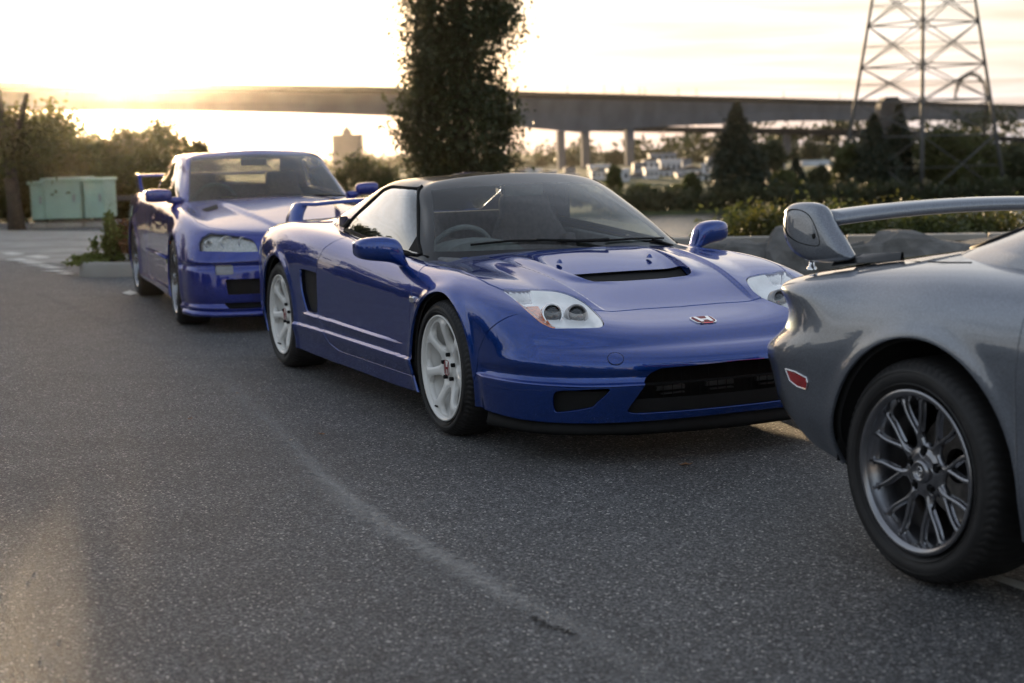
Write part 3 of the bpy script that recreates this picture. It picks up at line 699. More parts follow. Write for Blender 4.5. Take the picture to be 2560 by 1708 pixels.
        fa = lambda S: sdf_poly(np.stack([S.V[:, 0], S.V[:, 1] * sg], 1), AM)
        white, amber = clip(bowl, fa(bowl))
        TI = xy(T([(1250, 720), (1275, 719), (1325, 722), (1332, 742), (1300, 746), (1286, 750)])); ft = lambda S: sdf_poly(np.stack([S.V[:, 0], S.V[:, 1] * sg], 1), TI)
        white, tip = clip(white, ft(white))
        panel('lamp_bezel', white, M_LAMPBOWL, lo, flange=False, custom=False); panel('turn_signal', amber, M_AMBER, lo, flange=False, custom=False); panel('corner_reflector', tip, M_CHROME, lo, depth=0.006)
        back = Surf(L.V - L.N * 0.05, L.N, L.F); panel('lamp_back', back, M_GREY, lo, flange=False)
        for i, (c, r) in enumerate(((c1, .041), (c2, .041))):
            sn = bv.find_nearest(Vector((c[0], -c[1], c[2])))[1]; sn = sn if sn.z > 0 else -sn; nrm = Vector((0.92, 0.12 * sg, 0.30)).normalized(); p = Vector((c[0], c[1] * sg, c[2])) - Vector((sn.x, -sn.y * sg, sn.z)) * 0.026 + nrm * .016
            pj = MB(); pj.lathe([(0, .0 + .010), (r * .45, .008), (r * .75, .001), (r * .86, -.006), (r * .9, -.018)], 36, axis='z'); a = pj.build('projector', M_LAMPDARK, lo)
            rg = MB(); rg.lathe([(r * .88, -.01), (r * .90, .006), (r * 1.0, .010), (r * 1.12, .004), (r * 1.15, -.03), (r * .9, -.035)], 36, axis='z'); b = rg.build('projector_ring', M_CHROME if i == 0 else M_GREY, lo)
            for o in (a, b): o.location = p; o.rotation_euler = nrm.to_track_quat('Z', 'Y').to_euler()
            tb = MB(); tb.box((0, 0, 0), (.012, .028, .006)); t = tb.build('lamp_tab', M_GREY, lo, bevel=.002); t.location = p + Vector((.042, .014 * sg, -.040)); t.rotation_euler = (0, rad(35), 0)
    # ---- grille: mesh plate, cross bar, uprights behind
    gy = 0.46
    gb = MB()
    for i in range(24): gb.bar((0.985 - .05 * (abs(-gy + i * .04) / .46) ** 2, -gy + i * .04, .22), (0.985 - .05 * (abs(-gy + i * .04) / .46) ** 2, -gy + i * .04, .385), .0025)
    gb.build('grille_mesh', M_BLACK, car)
    mb_ = MB(); pts = [(1.035 - .055 * (abs(y) / .46) ** 2, y, .318) for y in np.linspace(-.42, .42, 15)]
    for a, b in zip(pts[:-1], pts[1:]): mb_.bar(a, b, .012, .008)
    mb_.build('grille_bar', M_BLACK, car)
    rd = MB(); rd.box((.86, 0, .30), (.03, .84, .17)); rd.build('radiator', M_LINER, car)
    for y in (-.25, -.02, .22):
        fb = MB(); fb.box((.93, y, .285), (.02, .13, .018)); fb.box((.93, y + .01, .262), (.02, .11, .006)); fb.build('radiator_bracket', M_DIM, car, bevel=.002)
    for sg in (-1, 1):
        bx = MB(); bx.box((.78, sg * .60, .265), (.02, .24, .11)); bx.build('inlet_mesh', M_BLACK, car)
        bx = MB(); bx.box((.80, sg * .56, .26), (.02, .05, .04), rz=.3 * sg); bx.build('inlet_bracket', M_GREY, car, bevel=.003)
    # black splitter lip below the bumper
    lip = []
    for t in np.linspace(-1, 1, 41):
        y = t * .825; r = abs(y); x = np.interp(r, [0, .25, .45, .62, .70, .77, .825], [1.035, 1.018, .975, .885, .81, .68, .42])
        z0 = np.interp(r, [0, .5, .7, .825], [.118, .120, .118, .110]); zt = np.interp(r, [0, .45, .7, .825], [.184, .178, .174, .172]); lip.append((x, y, z0, zt))
    V = []; F = []
    for x, y, z0, zt in lip:
        n = Vector((0.5 + (1 - abs(y)), y * 1.2, 0)).normalized()
        for ox, z in ((-.02, zt), (.002, zt - .005), (.012, (z0 + zt) / 2), (.020, z0 + .015), (.012, z0), (-.08, z0 + .005)): V.append((x + n.x * ox, y + n.y * ox, z))
    for i in range(len(lip) - 1):
        for j in range(5): F.append((i * 6 + j, i * 6 + j + 1, (i + 1) * 6 + j + 1, (i + 1) * 6 + j))
    l = MB(); l.add(V, F, True); l.build('splitter', M_BLACK, car)
    # underbody
    ub = MB(); ub.extrude([(x, y, .15) for x, y in [(.9, -.5), (.9, .5), (.6, .72), (.38, .60), (-.34, .60), (-.36, .84), (-2.1, .86), (-2.12, .60), (-2.9, .60), (-3.2, .6), (-3.2, -.6), (-2.9, -.60), (-2.12, -.60), (-2.1, -.86), (-.36, -.84), (-.34, -.60), (.38, -.60), (.6, -.72)]], (0, 0, .02)); ub.build('underbody', M_FLOOR, car)
    for sg in (-1, 1):
        for cx, cz, R in ((0.02, .30, .345), (-2.50, .318, .357)): arch_tub(car, cx, cz, R, sg * .62, sg * .845)
    # intake duct
    for sg in (-1, 1):
        V = []; n = len(IN)
        for k, dy in ((1.0, -.004), (.92, -.10)):
            c = IN.mean(0)
            for p in IN: q = c + (p - c) * k; V.append((q[0] - (.10 if k < 1 else 0), sg * (.886 + dy), q[1]))
        F = [(i, (i + 1) % n, n + (i + 1) % n, n + i) for i in range(n)]
        dk = MB(); dk.add(V, F, True); dk.build('intake_duct', M_BLUE, car)
        bk = MB(); bk.box((-1.98, sg * .775, .50), (.40, .01, .26)); bk.build('intake_mesh', M_LINER, car)
    # ---- greenhouse
    g0 = body_net[-1]
    top = [(-1.045,0,1.112),(-1.06,.25,1.104),(-1.10,.42,1.086),(-1.128,.475,1.074),(-1.150,.495,1.068),(-1.19,.503,1.070),(-1.26,.505,1.080),(-1.38,.505,1.088),(-1.60,.50,1.084),(-1.84,.495,1.035),(-2.16,.475,.955),(-2.10,.38,.985),(-1.98,.28,1.04),(-1.92,.15,1.06),(-1.90,0,1.066)]
    q1 = []; q2 = []
    for i, (a, b) in enumerate(zip(g0, top)):
        a = np.array(a); b = np.array(b); out = np.array([.026 if i < 3 else 0.0, .030 if 6 <= i <= 10 else (.012 if 3 <= i < 6 else .0), .022 if i < 4 else 0.004])
        q1.append(tuple(a + (b - a) * .33 + out * .85)); q2.append(tuple(a + (b - a) * .68 + out * .85))
    r2 = []; r3 = []
    for i, b in enumerate(top):
        cx_ = np.interp(i, [0, 3, 7, 14], [-1.16, -1.22, -1.42, -1.80]); k = .45; b = np.array(b); c = np.array((cx_, 0, 1.128)); m = b + (c - b) * .4; m[2] = max(b[2] + .62 * (1.128 - b[2]), b[2]); r2.append(tuple(m)); r3.append((cx_, 0, 1.128))
    gn = [g0, q1, q2, top, r2, r3]
    GG = net_surface(gn, 16, 22, hug=1.0, it=4); NN = grid_normals(GG); gs = grid_surf(GG, NN)
    if np.mean(gs.N[:, 2]) < 0: gs.N = -gs.N
    fc = gs.F[len(gs.F) // 3]; a, b, c = (gs.V[i] for i in fc[:3])
    if np.cross(b - a, c - b) @ gs.N[fc[0]] < 0: gs.F = [tuple(reversed(f)) for f in gs.F]
    # windscreen seen from the front: region in (y,z) with x ahead of the pillar line
    pill = lambda S: S.V[:, 0] - np.interp(S.V[:, 2], [.73, .80, .90, 1.0, 1.07, 1.10], [-.575, -.69, -.855, -1.015, -1.118, -1.15])
    hdr = lambda S: (1.084 - .020 * (S.V[:, 1] / .5) ** 2) - S.V[:, 2] - np.where(S.V[:, 0] < -1.25, 1, 0)
    fw = lambda S: np.minimum(np.minimum(hdr(S) , 0.47 + (1.1 - S.V[:, 2]) * .66 - S.V[:, 1]), np.where(S.V[:, 0] > -1.2, 1, -1) * 1.0)
    ypil = lambda z: np.interp(z, [.72, .75, .85, .95, 1.05, 1.08], [.703, .687, .629, .573, .508, .487])
    fw = lambda S: np.where(S.V[:, 0] > -1.22, np.minimum(hdr(S), ypil(S.V[:, 2]) - S.V[:, 1]), -1.0)
    glass, rest = clip(gs, fw(gs))
    # side glass in (x,z)
    SW = np.array([(-.70, .752), (-.76, .812), (-1.135, 1.052), (-1.16, 1.060), (-1.45, 1.067), (-1.545, 1.055), (-1.60, 1.035), (-1.80, .895), (-1.86, .828), (-1.84, .812), (-1.3, .774)])
    fsw = lambda S: np.where(S.V[:, 1] > .40, sdf_poly(XZ(S), SW), 1.0)
    rest, sglass = clip(rest, fsw(rest))
    QW = np.array([(-1.895, .842), (-1.845, .892), (-1.875, .892), (-1.95, .842)])
    # rear glass
    frg = lambda S: np.where((S.V[:, 0] < -1.95) & (S.V[:, 1] < .40), sdf_poly(XY(S), [(-1.96, -.5), (-1.96, .26), (-2.02, .33), (-2.50, .40), (-2.60, .30), (-2.62, -.5)]), 1.0)
    rest, rglass = clip(rest, frg(rest))
    # black roof versus blue buttress
    roofcut = lambda S: S.V[:, 0] - np.interp(S.V[:, 2], [.7, .95, 1.05, 1.09, 1.15], [-1.30, -1.36, -1.42, -1.72, -1.80])
    blackp = lambda S: np.where(S.V[:, 0] > -.95, 1, 1) * (S.V[:, 0] + 1.62)
    roof, butt = gap_split(rest, lambda S: S.V[:, 0] + 1.60 + .10 * np.clip((1.09 - S.V[:, 2]) / .05, 0, 1.5), .004)
    rf = panel('roof', both(roof), M_BLACKP, car, depth=.02)
    panel('rear_buttress', both(butt), M_BLUE, car, depth=.003)
    # ceramic edge band of the windscreen
    clear, band = clip(glass, np.where(glass.V[:, 0] > -2, np.minimum(np.minimum(hdr(glass) - .012, ypil(glass.V[:, 2]) - .022 - glass.V[:, 1]), glass.V[:, 2] - (.778 - .01 * glass.V[:, 1])), 1))
    ws = panel('windscreen', both(clear), M_GLASS, car, flange=False); panel('windscreen_band', both(band), M_BLACKP, ws, depth=.006)
    for s in (mirror, lambda q: q): panel('side_window', s(sglass), M_SGLASS, car, flange=False)
    panel('rear_window', both(rglass), M_SGLASS, car, flange=False)
    # rubber seals along window edges
    bg = bvh_of(gs)
    def onsurf(P, out=.003):
        r = []
        for x, z in P:
            h = bg.ray_cast(Vector((x, 2, z)), Vector((0, -1, 0))); 
            if h[0] is not None: r.append(h[0] + Vector((0, out, 0)))
        return r
    sp = spline2(SW, 3)
    P = onsurf([(p[0], p[1]) for p in list(sp) + [sp[0]]])
    for sg in (-1, 1):
        mb_ = MB(); mb_.tube([(p.x, p.y * sg, p.z) for p in P], .0085, 6); mb_.build('window_seal', M_BLACK, car)
        # second seal from screen base to rear corner of the buttress
        bl = onsurf([(x, z) for x, z in ((-.60, .748), (-.9, .766), (-1.3, .795), (-1.7, .826), (-2.02, .852))], .002)
        mb_ = MB(); mb_.tube([(p.x, p.y * sg, p.z) for p in bl], .006, 6); mb_.build('belt_seal', M_BLACK, car)
        qw = [(p[0], p[1]) for p in QW]; qp = onsurf(qw, .004)
        if len(qp) == 4:
            mb_ = MB(); mb_.extrude([(p.x, p.y * sg, p.z) for p in qp], (0, .004 * sg, 0)); q = mb_.build('quarter_vent', M_BLACK, car)
        # triangular mirror sail
        sl = onsurf([(-.66, .765), (-.80, .772), (-.80, .835)], .004)
        if len(sl) == 3:
            mb_ = MB(); mb_.extrude([(p.x, p.y * sg, p.z) for p in sl], (0, .005 * sg, 0)); mb_.build('mirror_sail', M_BLACK, car)
    # ---- mirrors: skinned shell on a slim stalk
    for sg in (-1, 1):
        V = []; F = []; secs = [  # (y, x0, x1, z0, z1) cross sections from base to tip
            (.770, -.66, -.60, .690, .712), (.795, -.665, -.59, .694, .732), (.812, -.672, -.578, .702, .806), (.832, -.680, -.568, .716, .840), (.870, -.690, -.565, .730, .852), (.920, -.702, -.575, .737, .856), (.970, -.718, -.592, .742, .853), (1.006, -.732, -.62, .752, .842), (1.022, -.742, -.65, .772, .822)]
        m = 16
        for (y, x0, x1, z0, z1) in secs:
            cx, cz, hx, hz = (x0 + x1) / 2, (z0 + z1) / 2, (x1 - x0) / 2, (z1 - z0) / 2
            for k in range(m):
                a = 2 * math.pi * k / m; ca, sa = math.cos(a), math.sin(a); e = .62
                px = math.copysign(abs(ca) ** e, ca); pz = math.copysign(abs(sa) ** e, sa)
                if px < 0: px = max(px, -.85)
                V.append((cx + hx * px, y * sg, cz + hz * pz))
        for i in range(len(secs) - 1):
            for k in range(m): F.append((i * m + k, i * m + (k + 1) % m, (i + 1) * m + (k + 1) % m, (i + 1) * m + k))
        F.append(tuple(range(m))); F.append(tuple((len(secs) - 1) * m + k for k in range(m - 1, -1, -1)))
        mb_ = MB(); mb_.add(V, F, True); mo = mb_.build('door_mirror', M_BLUE, car); md = mo.modifiers.new('s', 'SUBSURF'); md.levels = 2; md.render_levels = 2
        gl = MB(); gl.extrude([(-.700, sg * .86, .750), (-.728, sg * .98, .762), (-.734, sg * 1.0, .81), (-.722, sg * .94, .838), (-.700, sg * .87, .832)], (-.004, 0, 0)); gl.build('mirror_glass', M_CHROME, mo)
        st = MB(); st.tube([(-.60, sg * .77, .675), (-.622, sg * .785, .688), (-.628, sg * .790, .705)], [.034, .030, .028], 14); st.build('mirror_base', M_BLACK, mo)
    # ---- wipers, washer nozzles, badge, tow cover
    def on_glass(x, y, up): h = bg.ray_cast(Vector((x, abs(y), 3)), Vector((0, 0, -1))); return (x, y, h[0].z + up) if h[0] is not None else (x, y, .8)
    wp = MB(); wp.tube([on_glass(x, y, .012) for x, y in ((-.365, .08), (-.39, -.12), (-.445, -.32), (-.51, -.50))], .0055, 6); wp.tube([on_glass(-.35, .16, .0), on_glass(-.37, 0, .012), on_glass(-.41, -.2, .014)], [.010, .008, .005], 6); wp.build('wiper', M_BLACK, car)
    wp = MB(); wp.tube([on_glass(x, y, .012) for x, y in ((-.375, .16), (-.415, .32), (-.46, .44), (-.52, .56))], .0055, 6); wp.tube([on_glass(-.50, .60, .0), on_glass(-.46, .46, .014)], [.010, .006], 6); wp.build('wiper', M_BLACK, car)
    for pp in ((1399, 656), (1637, 642)):
        q = T([pp])[0] if pp[0] < 1500 else None
        if q is None: q = T([(1399, 656)])[0]; sg = 1
        else: sg = -1
        nz = MB(); nz.lathe([(0.0, .014), (.006, .012), (.011, .004), (.015, -.004)], 14, axis='z'); n = nz.build('washer_nozzle', M_BLUE, car); n.location = (q[0], sg * q[1], q[2] + .001); n.scale = (1.5, .8, 1)
    bp = Vector((.782, 0, .5265)); h = bv.ray_cast(Vector((.782, -.0001, 2)), Vector((0, 0, -1)))
    bo = h[0] if h[0] else bp; nm = Vector((h[1].x, 0, abs(h[1].z))).normalized() if h[0] else Vector((.4, 0, .9))
    bd = MB(); ol = [(math.copysign(abs(math.cos(a)) ** .45, math.cos(a)) * .052 * (1 + .10 * math.sin(a)), math.copysign(abs(math.sin(a)) ** .45, math.sin(a)) * .040) for a in np.linspace(0, 2 * math.pi, 33)[:-1]]
    bd.extrude([(u, v, 0) for u, v in ol], (0, 0, .006)); badge = bd.build('bonnet_badge', M_CHROME, car, bevel=.0015)
    rr = MB(); rr.extrude([(u * .88, v * .86, .0062) for u, v in ol], (0, 0, .0012)); rb = rr.build('badge_field', M_RED, badge)
    hh = MB(); hp = [(-.50, .50), (-.30, .50), (-.20, .02), (.20, .02), (.30, .50), (.50, .50), (.40, -.50), (.20, -.50), (.16, -.20), (-.16, -.20), (-.20, -.50), (-.40, -.50)]
    hh.extrude([(u * .072, v * .062, .0076) for u, v in hp], (0, 0, .0012)); hb = hh.build('badge_letter', M_CHROME, badge)
    zq = nm.to_track_quat('Z', 'Y'); M_ = Matrix((Vector((0, 1, 0)), nm.cross(Vector((0, 1, 0))), nm)).transposed()
    badge.matrix_local = Matrix.Translation(bo - nm * .001) @ M_.to_4x4()
    tq = T([(1539, 897)])[0]; tn = bv.find_nearest(Vector((tq[0], -tq[1], tq[2])))[1]; tn = tn if tn.x > 0 else -tn
    tc = MB(); tc.lathe([(.0, .0012), (.0285, .0012), (.030, .0002), (.030, -.002)], 40, axis='z'); t1 = tc.build('tow_cover', M_BLUE, car)
    tc = MB(); tc.lathe([(.030, .0008), (.0322, .0008)], 40, axis='z'); t2 = tc.build('tow_cover_gap', M_LINER, car)
    for t in (t1, t2): t.location = Vector((tq[0], -tq[1], tq[2])); t.rotation_euler = tn.to_track_quat('Z', 'Y').to_euler()
    # ---- rear wing
    sp_ = []
    for y in np.linspace(-.56, .56, 25): r = abs(y) / .56; sp_.append((-3.17 - .03 * (1 - r * r), y, .925 + .022 * (1 - r * r) if r < .9 else .935 - .0 * r))
    V = []; F = []
    pr = [(.085, -.004), (.05, .012), (0, .016), (-.06, .010), (-.085, -.002), (-.05, -.010), (0, -.012), (.05, -.010)]
    for x, y, z in sp_:
        for a, b in pr: V.append((x + a, y, z + b))
    for i in range(len(sp_) - 1):
        for j in range(8): F.append((i * 8 + j, i * 8 + (j + 1) % 8, (i + 1) * 8 + (j + 1) % 8, (i + 1) * 8 + j))
    w_ = MB(); w_.add(V, F, True); wing = w_.build('rear_wing', M_BLUE, car)
    for sg in (-1, 1):
        V = []; F = []
        for (z, y, x0, x1) in ((.82, .60, -3.30, -3.02), (.85, .595, -3.30, -3.05), (.89, .575, -3.28, -3.09), (.935, .55, -3.27, -3.10), (.948, .535, -3.25, -3.12)):
            for k in range(12):
                a = 2 * math.pi * k / 12; V.append(((x0 + x1) / 2 + (x1 - x0) / 2 * math.cos(a), sg * (y + .045 * math.sin(a)), z))
        for i in range(4):
            for k in range(12): F.append((i * 12 + k, i * 12 + (k + 1) % 12, (i + 1) * 12 + (k + 1) % 12, (i + 1) * 12 + k))
        F.append(tuple(48 + k for k in range(12)))
        e = MB(); e.add(V, F, True); e.build('wing_support', M_BLUE, wing)
    # tail lamp edge visible on the haunch
    rl, _x = clip(base, -np.where((base.V[:, 0] < -3.0) & (base.V[:, 1] > .3), sdf_poly(base.V[:, [1, 2]], [(.35, .62), (.80, .62), (.80, .76), (.70, .80), (.35, .79)]), 1.0))
    for s in (mirror, lambda q: q):
        r_ = s(rl); panel('tail_light', Surf(r_.V + r_.N * .003, r_.N, r_.F), M_REDLENS, car, depth=.004)
    # ---- cabin
    cb = MB(); cb.box((-1.25, 0, .30), (1.5, 1.40, .05)); cb.build('cabin_floor', M_FLOOR, car)
    cb = MB(); cb.box((-1.98, 0, .62), (.06, 1.34, .56)); cb.build('rear_bulkhead', M_SEAT, car)
    ds = MB(); ds.extrude([(-.42, -.66, .60), (-.42, -.66, .738), (-.62, -.66, .755), (-.86, -.66, .725), (-.93, -.66, .66), (-.90, -.66, .50)], (0, 1.32, 0)); dsh = ds.build('dashboard', M_DASH, car, bevel=.02)
    bn = MB(); V = []; F = []
    for i, x in enumerate((-.66, -.74, -.82, -.90)):
        for k in range(11): a = math.pi * k / 10; V.append((x, -.36 + .22 * math.cos(a), .735 + (.075, .082, .082, .075)[i] * math.sin(a)))
    for i in range(3):
        for k in range(10): F.append((i * 11 + k, i * 11 + k + 1, (i + 1) * 11 + k + 1, (i + 1) * 11 + k))
    bn.add(V, F, True); bn.add(V[:11], [tuple(range(11))]); bn.build('instrument_binnacle', M_DASH, dsh)
    sw = MB(); R_ = .178; c = Vector((-.99, -.36, .70)); ax = Vector((-.92, 0, .38)).normalized(); u = Vector((0, 1, 0)); v = ax.cross(u)
    sw.tube([c + (u * math.cos(a) + v * math.sin(a)) * R_ for a in np.linspace(0, 2 * math.pi, 41)], .014, 8, False)
    for a in (0, math.pi, -math.pi / 2 if v.z > 0 else math.pi / 2): sw.tube([c, c + (u * math.cos(a) + v * math.sin(a)) * R_], .014, 6)
    sw.lathe([(0, -.02), (.05, -.02), (.06, .02)], 16, axis='z', c=tuple(c)); sw.build('steering_wheel', M_DASH, car)
    for y in (-.36, .36):
        so = None; sb = MB()
        outl = [(.25, .30), (.26, .55), (.24, .74), (.19, .84), (.155, .90), (.145, .985), (.12, 1.01), (-.12, 1.01), (-.145, .985), (-.155, .90), (-.19, .84), (-.24, .74), (-.26, .55), (-.25, .30)]
        sb.extrude([(-1.52 - (z - .3) * .30, y + u_, z) for u_, z in outl], (-.10, 0, -.02)); so = sb.build('seat', M_SEAT, car, bevel=.03)
        cu = MB(); cu.box((-1.28, y, .40), (.50, .50, .14)); cu.build('seat_cushion', M_SEAT, so, bevel=.04)
        for k, (u_, z) in enumerate(((-.20, .6), (.20, .6))):
            bo_ = MB(); bo_.box((-1.48 - (z - .3) * .30, y + u_, z), (.09, .07, .34), R=Matrix.Rotation(rad(-17), 3, 'Y')); bo_.build('seat_bolster', M_SEAT, so, bevel=.02)
    im = MB(); im.box((-1.03, .02, 1.035), (.03, .22, .06)); im.tube([(-1.03, .02, 1.06), (-1.06, .02, 1.10)], .008, 6); im.build('rear_view_mirror', M_DASH, car, bevel=.01)
    for y, nm_ in ((-.68, -1), (.68, 1)):
        dc = MB(); dc.extrude([(-.62, y, .45), (-.62, y, .725), (-1.2, y, .755), (-1.85, y, .79), (-1.85, y, .45)], (0, -.05 * nm_, 0)); dc.build('door_card', M_DASH, car, bevel=.01)
    # ---- wheels
    for right in (True, False):
        w = white_wheel('wheel', .300, .205, spin=rad(12.86)); place_wheel(w, car, 0, .765, .300, right, 0.009)
        w = white_wheel('wheel', .316, .245, spin=rad(19)); place_wheel(w, car, -2.53, .765, .316, right)
    return car
blue_car = build_blue_sports_car()
# ================================================================== shared car-shell helpers
def orient(S, ref):
    """make normals and windings point along ref(V)"""
    if np.mean(np.sum(S.N * ref(S.V), 1)) < 0: S.N = -S.N
    bad = 0
    for fi in range(0, len(S.F), max(1, len(S.F) // 60)):
        f = S.F[fi]; a, b, c = S.V[f[0]], S.V[f[1]], S.V[f[2]]
        if np.cross(b - a, c - b) @ S.N[f[0]] < 0: bad += 1
    if bad > 30: S.F = [tuple(reversed(f)) for f in S.F]
    return S
def shell(net, nv, nu, hug=0.85, disp=None):
    G = net_surface(net, nv, nu, hug)
    if disp is not None:
        G = G + grid_normals(G) * disp(G[..., 0], G[..., 1], G[..., 2])[..., None]; G[:, 0, 1] = 0; G[:, -1, 1] = 0
    return orient(grid_surf(G, grid_normals(G)), lambda V: np.stack([V[:, 0] * 0, V[:, 1], V[:, 2] * .3], 1))
def green_net(g0, top, crown, bow=.024):
    q1 = []; q2 = []; r2 = []; r3 = []; n = len(g0) - 1
    for i, (a, b) in enumerate(zip(g0, top)):
        a = np.array(a, float); b = np.array(b, float); out = np.array([bow if i < 4 else (-.01 if i > 11 else 0), (bow if i > 5 else bow * .35) if 3 <= i <= 10 else 0., bow * .7 if i < 4 else (.01 if i > 11 else .003)])
        q1.append(tuple(a + (b - a) * .33 + out * .85)); q2.append(tuple(a + (b - a) * .68 + out * .85))
        cx = np.interp(i, [0, 3, 8, n], crown[0]); c = np.array((cx, 0, crown[1])); m = b + (c - b) * .4; m[2] = b[2] + .62 * (crown[1] - b[2])
        r2.append(tuple(m)); r3.append(tuple(c))
    return [g0, q1, q2, top, r2, r3]
def arch_f(cx, cz, R, y=.55): return lambda S: np.where(S.V[:, 1] > y, np.hypot(S.V[:, 0] - cx, S.V[:, 2] - cz) - R, 1.0)
def liner(base, arches, parent, off=.03):
    inner = Surf(base.V - base.N * off, base.N, base.F)
    for (cx, cz, R) in arches: inner, _ = clip(inner, arch_f(cx, cz, R - .01)(inner))
    return panel('inner_liner', both(inner), M_LINER, parent, flange=False)
def seat_pair(parent, x, ys, base=.32, top=1.06):
    for y in ys:
        h = top - base; sb = MB(); ol = [(.24, 0), (.25, .35 * h), (.22, .62 * h), (.15, .74 * h), (.13, .97 * h), (-.13, .97 * h), (-.15, .74 * h), (-.22, .62 * h), (-.25, .35 * h), (-.24, 0)]
        sb.extrude([(x - z * .30, y + u, base + z) for u, z in ol], (-.11, 0, -.02)); so = sb.build('seat', M_SEAT, parent, bevel=.03)
        cu = MB(); cu.box((x + .24, y, base + .10), (.50, .50, .14)); cu.build('seat_cushion', M_SEAT, so, bevel=.04)
def steering(parent, c, R_=.18, tilt=(-.92, 0, .38)):
    sw = MB(); c = Vector(c); ax = Vector(tilt).normalized(); u = Vector((0, 1, 0)); v = ax.cross(u)
    sw.tube([c + (u * math.cos(a) + v * math.sin(a)) * R_ for a in np.linspace(0, 2 * math.pi, 33)], .014, 8, False)
    for a in (0, math.pi, math.pi / 2): sw.tube([c, c + (u * math.cos(a) + v * math.sin(a)) * R_], .014, 6)
    return sw.build('steering_wheel', M_DASH, parent)
def tube_on(bv, pts, r, out, axis='y'):
    res = []
    for p in pts:
        h = bv.find_nearest(Vector(p))
        if h[0] is not None: n = h[1] if h[1].dot(Vector((0, p[1], .3))) > 0 else -h[1]; res.append(h[0] + n * out)
    return res
def box_mirror(parent, M, sg, x, y0, y1, z0, z1, base, depth=.13):
    V = []; F = []; m = 16; secs = [(y0, .55, .6), (y0 + .03, .9, .92), ((y0 + y1) / 2, 1, 1), (y1 - .03, .97, .98), (y1 - .006, .85, .86), (y1, .6, .62)]
    for (y, kx, kz) in secs:
        for k in range(m):
            a = 2 * math.pi * k / m; ca, sa = math.cos(a), math.sin(a); px = math.copysign(abs(ca) ** .55, ca); pz = math.copysign(abs(sa) ** .55, sa)
            if px < 0: px = max(px, -.8)
            V.append((x + depth / 2 * px * kx - .25 * (y - y0), y * sg, (z0 + z1) / 2 + (z1 - z0) / 2 * pz * kz))
    for i in range(len(secs) - 1):
        for k in range(m): F.append((i * m + k, i * m + (k + 1) % m, (i + 1) * m + (k + 1) % m, (i + 1) * m + k))
    F.append(tuple(range(m))); F.append(tuple((len(secs) - 1) * m + k for k in range(m - 1, -1, -1)))
    b = MB(); b.add(V, F, True); o = b.build('door_mirror', M, parent); md = o.modifiers.new('s', 'SUBSURF'); md.levels = 1; md.render_levels = 2
    a = MB(); a.tube([(base[0], base[1] * sg, base[2]), (x, (y0 + .04) * sg, z0 + .02)], [.035, .025], 10); a.build('mirror_base', M, o)
    g = MB(); g.box((x - depth * .43 - .25 * (y1 - y0) / 2, sg * (y0 + y1) / 2, (z0 + z1) / 2), (.004, (y1 - y0) * .7, (z1 - z0) * .7), rz=.24 * sg); g.build('mirror_glass', M_CHROME, o)
    return o

